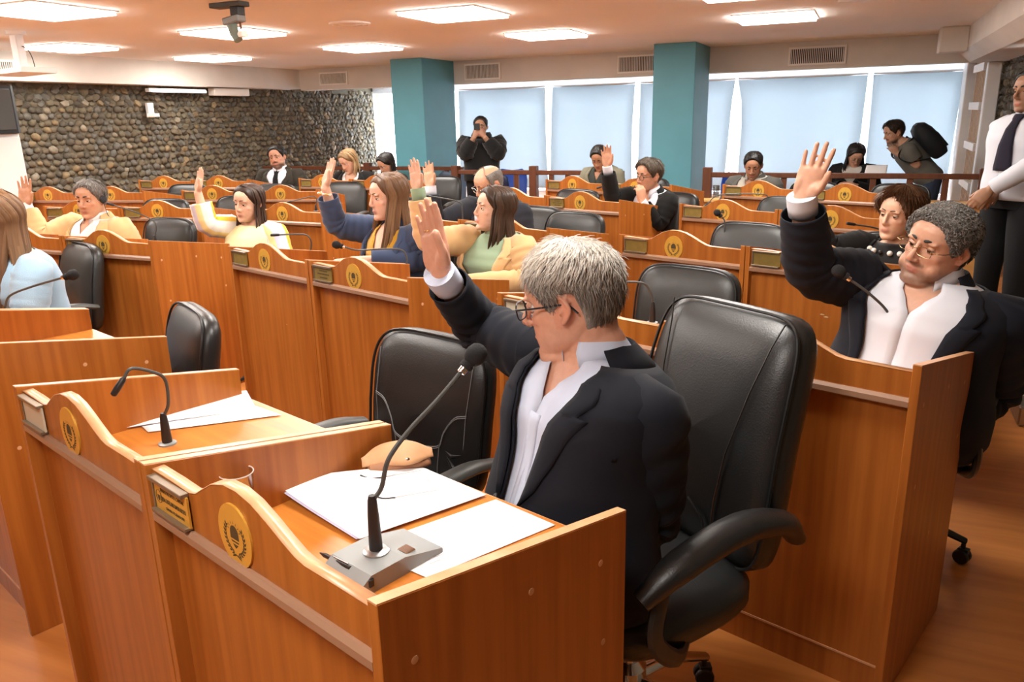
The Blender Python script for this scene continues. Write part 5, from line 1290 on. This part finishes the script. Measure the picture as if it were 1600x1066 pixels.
# people at the back left
person('bearded man in dark brown suit and tie, by the stone wall', at(433, 246, 9.6), (-.22, -.97), (-.10, -.98, -.02), roll=8, lean=6, build=1.22, hs=1.08, fw=1.05, jaw=1.1, skin=(.46, .235, .15), beard=(.75, (.03, .022, .018)), hi=1,
    hair=dict(style='short', col=BLK, th=.014, n=400, len=.02), shirt=dict(mat=WHITE_S, neck='closed'), tie=('black_tie', (.008, .008, .009)), jacket=dict(mat=('brown_suiting', (.035, .030, .022))),
    arms={'R': dict(el=(.30, .02, -.28), wr=(.02, .30, -.28), hand=dict(curl=(.6, .7, .4))), 'L': dict(el=(.30, .02, -.28), wr=(.02, .32, -.28), hand=dict(curl=(.6, .7, .4)))})
person('blonde woman in black jacket and white top at the back', at(544, 252, 9.3), (-.3, -.95), (-.55, -.70, -.45), roll=8, lean=8, female=True, build=1.15, hs=1.05, skin=(.60, .36, .25), hi=1,
    hair=dict(style='long', col=(.20, .115, .05), col2=(.50, .34, .17), th=.014, zend=-.18, n=300, locks=90, len=.05, up=.03), shirt=dict(mat=('white_top', (.70, .68, .66)), neck='vee', cuffs=False, placket=False), jacket=dict(mat=BLACKW))
person('woman with straight black hair at the back, beside the teal column', at(603, 256, 9.3), (-.5, -.87), (-.60, -.62, -.50), lean=8, female=True, build=1.0, skin=(.50, .28, .18), hi=1,
    hair=dict(style='long', col=BLK, col2=(.03, .02, .015), th=.012, zend=-.28, n=300, locks=90, len=.05, up=.02), shirt=dict(mat=('black_top', (.012, .011, .012)), neck='round', open=False, off=.012))

# ------------------------------------------------------------------ microphones
MC = 'black gooseneck microphone '
b = atz(590, 888, DT)
mu = empty('microphone_console', b, A_, 'grey microphone console on the nearest desk', 'console')
m_ = MB(); m_.prism([(-.085, 0), (.11, 0), (.11, .012), (.02, .034), (-.055, .034), (-.085, .014)], 'x', -.055, .055); m_.build('housing', GREYPL, mu, smooth=False)
MB().box(-.058, .058, -.062, -.05, .012, .03, ch=.003).build('front_band', PLASTIC, mu, smooth=False)
MB().lathe([(.024, .034), (.024, .037), (.018, .040)], 20).build('flange', STEEL, mu)
for k in range(3): MB().lathe([(.003, .036), (.003, .0385)], 8, M=Matrix.Translation((.019*math.cos(k*2.1), .019*math.sin(k*2.1), 0))).build('screw', CHROME, mu)
MB().box(.018, .045, .03, .055, .024, .032, ch=.002).build('button', CHROME, mu, smooth=False)
mic(b, [at(596, 762, b.y+.01), at(607, 718, b.y+.02), at(640, 672, b.y+.05), at(683, 626, b.y+.09), at(722, 580, b.y+.12)], MC + 'on the grey console of the nearest desk', r=.0044, stem=.10, block=True)
b = atz(262, 694, DT); mic(b, [at(263, 630, b.y), at(258, 594, b.y), at(240, 582, b.y-.02), at(206, 576, b.y-.04), at(193, 592, b.y-.05)], MC + 'bent like a hook over the papers', head='pen', stem=.07)
b = atz(7, 534, DT); mic(b, [at(8, 480, b.y), at(16, 462, b.y), at(50, 448, b.y), at(98, 434, b.y)], MC + 'beside the woman in light blue', stem=.07)
b = atz(487, 415, DT); mic(b, [at(486, 378, b.y), at(480, 368, b.y), at(464, 366, b.y), at(436, 367, b.y)], MC + 'in front of the yellow blouse', head='pen', stem=.07)
b = atz(636, 438, DT); mic(b, [at(636, 405, b.y), at(628, 391, b.y), at(600, 389, b.y), at(560, 391, b.y), at(538, 386, b.y)], MC + 'in front of the navy blazer, foam ball at left', stem=.07)
b = atz(244, 385, DT); mic(b, [at(244, 354, b.y), at(236, 343, b.y), at(210, 331, b.y), at(178, 321, b.y)], MC + 'beside the man in tan blazer', head='pen', stem=.06)
b = atz(20, 375, DT); mic(b, [at(18, 350, b.y), at(28, 341, b.y), at(38, 340, b.y)], MC + 'in front of the raised tan sleeve', stem=.06)
b = atz(1131, 388, DT); mic(b, [at(1132, 358, b.y), at(1132, 345, b.y), at(1128, 340, b.y)], MC + 'upright before the empty chair at centre right', stem=.06)
b = atz(1400, 402, DT); mic(b, [at(1398, 378, b.y), at(1388, 365, b.y), at(1366, 356, b.y), at(1336, 351, b.y)], MC + 'in front of the bead necklace', stem=.06, head='pen')
b = atz(1019, 505, DT); mic(b, [at(1018, 462, b.y), at(1010, 446, b.y), at(995, 441, b.y), at(968, 441, b.y)], MC + 'just right of the grey-haired head', stem=.07, head='pen')
b = atz(1390, 565, DT); mic(b, [at(1393, 520, b.y), at(1388, 490, b.y), at(1362, 462, b.y), at(1327, 436, b.y+.02)], MC + 'in front of the heavy man at right', stem=.07, r=.0042)
b = atz(1198, 330, DT); mic(b, [at(1199, 312, b.y), at(1194, 304, b.y), at(1150, 303, b.y), at(1120, 306, b.y), at(1106, 318, b.y)], MC + 'arched over an empty desk at mid right', head='pen', stem=.05)
b = atz(968, 316, DT); mic(b, [at(969, 298, b.y), at(967, 292, b.y), at(955, 288, b.y), at(940, 292, b.y)], MC + 'beside the man with hand on chin', head='pen', stem=.05)
b = on('C0', .60, .10); mic(b, [at(722, 326, b.y), at(715, 315, b.y), at(680, 308, b.y), at(650, 302, b.y)], MC + 'in front of the bald man', head='pen', stem=.05)
b = atz(494, 330, DT); mic(b, [at(495, 313, b.y), at(490, 307, b.y), at(470, 311, b.y), at(455, 315, b.y)], MC + 'left of the navy sleeve on a far desk', head='pen', stem=.04)
b = atz(290, 312, DT); mic(b, [at(291, 304, b.y), at(285, 301, b.y), at(262, 303, b.y), at(241, 307, b.y)], MC + 'on an empty desk left of the striped sleeve', head='pen', stem=.04)
b = atz(372, 292, DT); mic(b, [at(372, 284, b.y), at(366, 281, b.y), at(335, 281, b.y), at(322, 292, b.y)], MC + 'behind the raised hand of the yellow blouse', head='pen', stem=.04)

# ------------------------------------------------------------------ things on the two nearest desks
def sheet(mb, o, ux, uy, w, h, z, nx=12, ny=14, wave=lambda a, b: 0.0):
    rows = []
    for j in range(ny+1):
        rows.append([o + ux*(w*i/nx) + uy*(h*j/ny) + Vector((0, 0, z+wave(i/nx, j/ny))) for i in range(nx+1)])
    mb.grid(rows)
def paper_at(corners, z, label, lift, name='paper_sheet', n=1, edge=None, grp='papers on the desks'):
    """corners: four table points (near-left, near-right, far-right, far-left)"""
    c = [Vector((p.x, p.y, 0)) for p in corners]; ctr = sum(c, Vector())/4; root = empty(name, Vector((ctr.x, ctr.y, z)), 0, label, 'paper', grp); out = []
    for k in range(n):
        rows = []
        for j in range(15):
            t = j/14; a = c[0].lerp(c[3], t); b = c[1].lerp(c[2], t); rows.append([a.lerp(b, i/14)-ctr+Vector((.004*k*math.sin(k*3), .004*k*math.cos(k*5), .0008+k*.0016+lift(i/14, t)*(1+.15*k))) for i in range(15)])
        m = MB().grid(rows); o = m.build('sheet', PAPER if k == n-1 or edge is None else edge, root); solid(o, .0004, 1); out.append(o)
    return root
E_ = DT
paper_at([atz(478, 890, E_), atz(600, 822, E_), atz(760, 772, E_), atz(655, 728, E_)][:0] or [atz(418, 765, E_), atz(560, 845, E_), atz(757, 774, E_), atz(655, 730, E_)], E_, 'stack of white papers with lilac edges on the nearest desk', lambda i, t: .022*math.exp(-((i)/.35)**2)*(1-t)**.5*.6+.012*math.exp(-((i-.5)/.5)**2)*(1-t)*(.5), name='paper_stack', n=4, edge=PAPERB)
pr = paper_at([atz(560, 858, E_), atz(668, 905, E_), atz(868, 822, E_), atz(775, 782, E_)], E_, 'single printed white sheet next to the microphone console', lambda i, t: .0012)
ln = MB()
A0, A1_, A2_, A3_ = [Vector((p.x, p.y, 0)) for p in (atz(560, 858, E_), atz(668, 905, E_), atz(868, 822, E_), atz(775, 782, E_))]; cc = (A0+A1_+A2_+A3_)/4
for k in range(9):
    i0 = .15+.08*k; P = [(A0.lerp(A1_, i0)).lerp(A3_.lerp(A2_, i0), t) for t in (.12, .12+.72*(.6 if k % 3 == 2 else 1))]
    d = (P[1]-P[0]).normalized(); nn = Vector((-d.y, d.x, 0)); P = [p-cc for p in P]
    ln.add([P[0]-nn*.001+Vector((0, 0, .0035)), P[1]-nn*.001+Vector((0, 0, .0035)), P[1]+nn*.001+Vector((0, 0, .0035)), P[0]+nn*.001+Vector((0, 0, .0035))], [(0, 1, 2, 3)])
ln.build('print_line', INK, pr, smooth=False)
paper_at([atz(158, 632, E_), atz(190, 672, E_), atz(400, 640, E_), atz(385, 612, E_)], E_, 'upper stack of white papers on the second nearest desk', lambda i, t: .0012+.001*math.sin(t*5), name='paper_stack', n=3, edge=PAPERB)
paper_at([atz(222, 668, E_), atz(232, 677, E_), atz(440, 650, E_), atz(400, 636, E_)], E_, 'lower white sheet sticking out on the second nearest desk', lambda i, t: .002)
# tumbler
g0 = atz(369, 738, DT+.110); g0.z = DT; RIMM = mix_mat('glass_rim', ('ShaderNodeBsdfDiffuse', (.80, .78, .76)), ('ShaderNodeBsdfGlossy', (1, 1, 1), .08), .5); t_ = empty('glass_tumbler', g0, 0, 'clear glass tumbler standing behind the arched crest', 'glass')
MB().lathe([(.024, .0), (.026, .002), (.032, .107), (.0335, .110), (.032, .108), (.0245, .008), (.0, .007)], 32, cap=False).build('glass_wall', TUMBLER, t_)
MB().lathe([(.0, .0), (.024, .0), (.0255, .003), (.024, .007), (0, .007)], 32, cap=False).build('thick_base', TUMBLER, t_)
rim = MB().tube([(.0328*math.cos(q), .0328*math.sin(q), .1095) for q in np.linspace(0, 2*PI, 41)[:-1]], .0013, 6, closed=True).build('rim', RIMM, t_)
# tan pouch for spectacles
p0 = atz(622, 733, DT); pu = empty('spectacle_pouch', p0, R(18), 'tan leather spectacle pouch with snap on the nearest desk', 'pouch')
rows = []
for x, w, h in ((-.075, .012, .012), (-.066, .026, .028), (-.04, .034, .036), (0, .037, .040), (.04, .035, .036), (.066, .026, .026), (.076, .012, .014)):
    rows.append([Vector((x, w*math.cos(a), max(0, h*.5+h*.5*math.sin(a)))) for a in np.linspace(0, 2*PI, 19)[:-1]])
m_ = MB().grid(rows, closed=True); m_.add(rows[0], [tuple(range(18))]); m_.add(rows[-1], [tuple(range(18))]); m_.build('body', TAND, pu)
rows = []
for k in range(17):
    x = lerp(-.082, .082, k/16); s = 1-(abs(x)/.083)**2.5; lip = -.038-.010*math.exp(-((x-.02)/.028)**2)+.012*math.exp(-((x+.05)/.03)**2)
    rows.append([Vector((x, lerp(.036*s, lip*max(.25, s), t), .030+.030*math.sin(PI*(.28+.62*t))*max(.35, s)-.012*t)) for t in np.linspace(0, 1, 9)])
solid(MB().grid(rows).build('flap', TAN, pu), .0025, 1)
MB().lathe([(.0045, 0), (.0045, .002), (.002, .0032)], 12, M=Matrix.Translation((.018, -.036, .036)) @ Matrix.Rotation(R(65), 4, 'X')).build('snap', CHROME, pu)
# folded-open spectacles on the papers
p0 = atz(640, 764, DT+.012); sg = empty('reading_spectacles', p0, 0, 'rimless spectacles with dark temple tips lying on the papers', 'spectacles')
A3 = atz(660, 752, DT+.012)-p0; B3 = atz(682, 780, DT+.012)-p0; dirt = (atz(605, 742, DT+.012)-atz(660, 742, DT+.012)).normalized()
ax = (B3-A3).normalized(); fr = MB(); lens_r = []
for c in (A3.lerp(B3, .2), A3.lerp(B3, .8)):
    ring = [c+ax*(.024*math.cos(q))+Vector((0, 0, .018+.017*math.sin(q))) for q in np.linspace(0, 2*PI, 25)[:-1]]; lens_r.append(ring)
fr.tube([A3.lerp(B3, .42)+Vector((0, 0, .02)), A3.lerp(B3, .5)+Vector((0, 0, .024)), A3.lerp(B3, .58)+Vector((0, 0, .02))], .0009, 6)
for e in (A3-ax*.006, B3+ax*.006): fr.tube([e+Vector((0, 0, .024)), e+dirt*.05+Vector((0, 0, .014)), e+dirt*.09+Vector((0, 0, .006))], .0014, 6)
fo = fr.build('wire_frame', STEEL, sg)
for ring in lens_r: MB().add(ring, [tuple(range(24))]).build('lens', TUMBLER, sg)
for e in (A3-ax*.006, B3+ax*.006): MB().tube(catmull([e+dirt*.088+Vector((0, 0, .006)), e+dirt*.115+Vector((0, 0, .004)), e+dirt*.135-ax*.004+Vector((0, 0, .010))], 4), .0018, 6).build('temple_tip', PLASTIC, sg)
# pen and crumpled wrapper
p0 = atz(525, 878, DT+.02); a = atz(500, 864, DT+.022); pn = empty('ballpoint_pen', a, 0, 'black pen lying against the microphone console', 'pen'); e = (atz(548, 888, DT+.03)-a); 
MB().tube([Vector((0, 0, 0)), e*.12, e*.16, e*.9, e], [.0012, .0035, .0045, .0048, .004], 10).build('barrel', PLASTIC, pn); MB().tube([e*.45+Vector((0, 0, .006)), e*.92+Vector((0, 0, .006))], .0012, 6).build('clip', STEEL, pn)
p0 = atz(430, 752, DT); cr = MB().ell((0, 0, .005), (.008, .0055, .0055), 10, 8)
cr.v = [tuple(Vector(v)*(1+.35*mnoise.noise(Vector(v)*260))) for v in cr.v]; cr = cr.build('sweet_wrapper', mat('lilac_foil', (.30, .20, .33), .3, metal=.4), smooth=False); cr.location = p0; tag(cr, 'tiny crumpled purple sweet wrapper on the nearest desk', 'wrapper')
# headset of the man in tan, rail-side chairs, backpack, sheet, phone
def blue_chair(p, rz, label, m=BLUEPL):
    c = empty('plastic_chair', p, rz, label, 'chair', 'plastic chairs in the gallery')
    sh = MB(); rows = []
    for z, y, w in ((.44, -.2, .20), (.43, -.1, .215), (.435, .08, .215), (.46, .16, .21), (.60, .21, .215), (.72, .235, .215), (.82, .25, .20), (.86, .255, .14)):
        rows.append([Vector((w*math.sin(a), y+.05*(1-math.cos(a))*-1 if z > .5 else y, z+.02*abs(math.sin(a)))) for a in np.linspace(-1.45, 1.45, 13)])
    solid(MB().grid(rows).build('shell', m, c), .006, 1)
    for sx in (-1, 1):
        MB().tube(catmull([(sx*.2, -.2, 0), (sx*.19, -.16, .42), (sx*.19, .15, .42), (sx*.2, .24, 0)], 5), .011, 8).build('leg_frame', PLASTIC, c)
    return c
blue_chair(rt(-4.28, 9.6), RA+R(8), 'blue plastic chair behind the railing, left of the thick post')
blue_chair(rt(-4.22, 9.15), RA+R(186), 'dark blue perforated chair in front of the other blue chair', mat('dark_blue_plastic', (.012, .02, .06), .4))
blue_chair(rt(-4.95, 9.1), RA, 'slate blue plastic chair between the teal column and the bald man', mat('slate_blue_plastic', (.05, .075, .12), .5))
blue_chair(rt(-1.25, 9.3), RA+R(10), 'blue plastic chair by the right-hand railing post')
MT = tan_man['Mh']; hp = MT @ Vector((-.078, -.006, -.004))
h = empty('headset', hp, 0, 'black headset earpiece worn by the man in tan blazer', 'headset')
MB().lathe([(.006, -.008), (.024, -.006), (.028, .004), (.022, .012), (.004, .014)], 18, M=MT.to_3x3().to_4x4() @ Matrix.Rotation(R(-90), 4, 'Y')).build('ear_cup', PLASTIC, h)
MB().tube([MT @ Vector((.092*math.sin(q), -.02, .012+.118*math.cos(q)))-hp for q in np.linspace(-1.55, 1.55, 17)], .003, 6).build('band', PLASTIC, h); MB().tube(bez([(.005, 0, -.02), (.015, -.01, -.06), (.01, .0, -.1), (.03, .01, -.13)]), .0022, 6).build('cable', PLASTIC, h)
bpk = empty('backpack', at(1437, 207, 8.85), 0, 'black backpack on the back of the leaning man', 'backpack')
up9, f9, r9 = m9['up'], m9['F2'], m9['R2']; Mb = Matrix(((r9.x, -f9.x, up9.x, 0), (r9.y, -f9.y, up9.y, 0), (r9.z, -f9.z, up9.z, 0), (0, 0, 0, 1)))
c = m9['tp'](.62, PI, .08); bpk.location = c
rows = []
for z, w, d in ((-.20, .06, .03), (-.19, .12, .07), (-.12, .15, .10), (.0, .15, .11), (.12, .145, .10), (.20, .12, .075), (.235, .05, .03)):
    rows.append([Mb @ Vector((w*math.copysign(abs(math.sin(a))**.7, math.sin(a)), .03+d*math.copysign(abs(math.cos(a))**.8, math.cos(a)), z)) for a in np.linspace(0, 2*PI, 25)[:-1]])
m_ = MB().grid(rows, closed=True); m_.add(rows[0], [tuple(range(24))]); m_.add(rows[-1], [tuple(range(24))]); m_.build('bag', cloth('black_nylon', (.010, .011, .013), .6), bpk)
rows = [[Mb @ Vector((x, .118-.6*x*x, z)) for x in np.linspace(-.09, .09, 7)] for z in np.linspace(-.14, .04, 5)]
solid(MB().grid(rows).build('front_pocket', CLOTH['black_nylon'], bpk), .02, 1)
for s in (-1, 1):
    P = [m9['tp'](.40, PI-s*.9, .04), m9['tp'](.62, s*R(62), .03), m9['tp'](.85, s*R(40), .035), m9['tp'](.93, s*R(140), .045)]
    MB().tube([p-c for p in catmull(P, 6)], [(.022, .006)]*19, 8, ref=r9).build('strap', CLOTH['black_nylon'], bpk)
ps = paper_at([at(1350, 276, 8.55), at(1385, 277, 8.55), at(1385, 270, 8.75), at(1352, 268, 8.75)], .0, 'white sheet held by the woman with long dark hair', lambda i, t: 0)
ps.location.z = at(1367, 268, 8.6).z; ps.rotation_euler = (R(35), 0, 0)
ph = MB().box(-.036, .036, -.004, .004, -.03, .045, ch=.003).build('mobile_phone', SPKR); ph.location = at(745, 199, 9.72); tag(ph, 'black mobile phone held up by the man in the hooded sweatshirt', 'phone')
# jewellery of the woman in navy and ring
bz = at(507, 303, 4.22); br = empty('bracelet', bz, 0, 'gold beaded bracelet on the raised wrist of the navy blazer', 'bracelet')
gold = mat('gold_metal', (.72, .45, .16), .3, metal=1); bm_ = MB().ell((0, 0, 0), .0055, 8, 6).mesh('bead', gold); bp_ = MB().ell((0, 0, 0), .007, 8, 6).mesh('bead', MATS['white_bead'])
for k in range(16):
    q = 2*PI*k/16; o = obj('bead', bm_ if k % 3 else bp_, br); o.location = (.031*math.cos(q), .031*math.sin(q), -.006*math.cos(q))
cup = empty('drinking_glass', rt(-1.38, 8.42, .69), 0, 'empty clear glass on the parapet left of the grey blazer', 'glass'); MB().lathe([(.03, 0), (.036, .13), (.034, .13), (.028, .008), (0, .006)], 20, cap=False).build('glass_wall', TUMBLER, cup)
cup2 = copy_tree(cup); cup2.location = rt(-1.24, 8.40, .69); cup2['label'] = 'clear glass on the parapet, nearest the grey blazer'
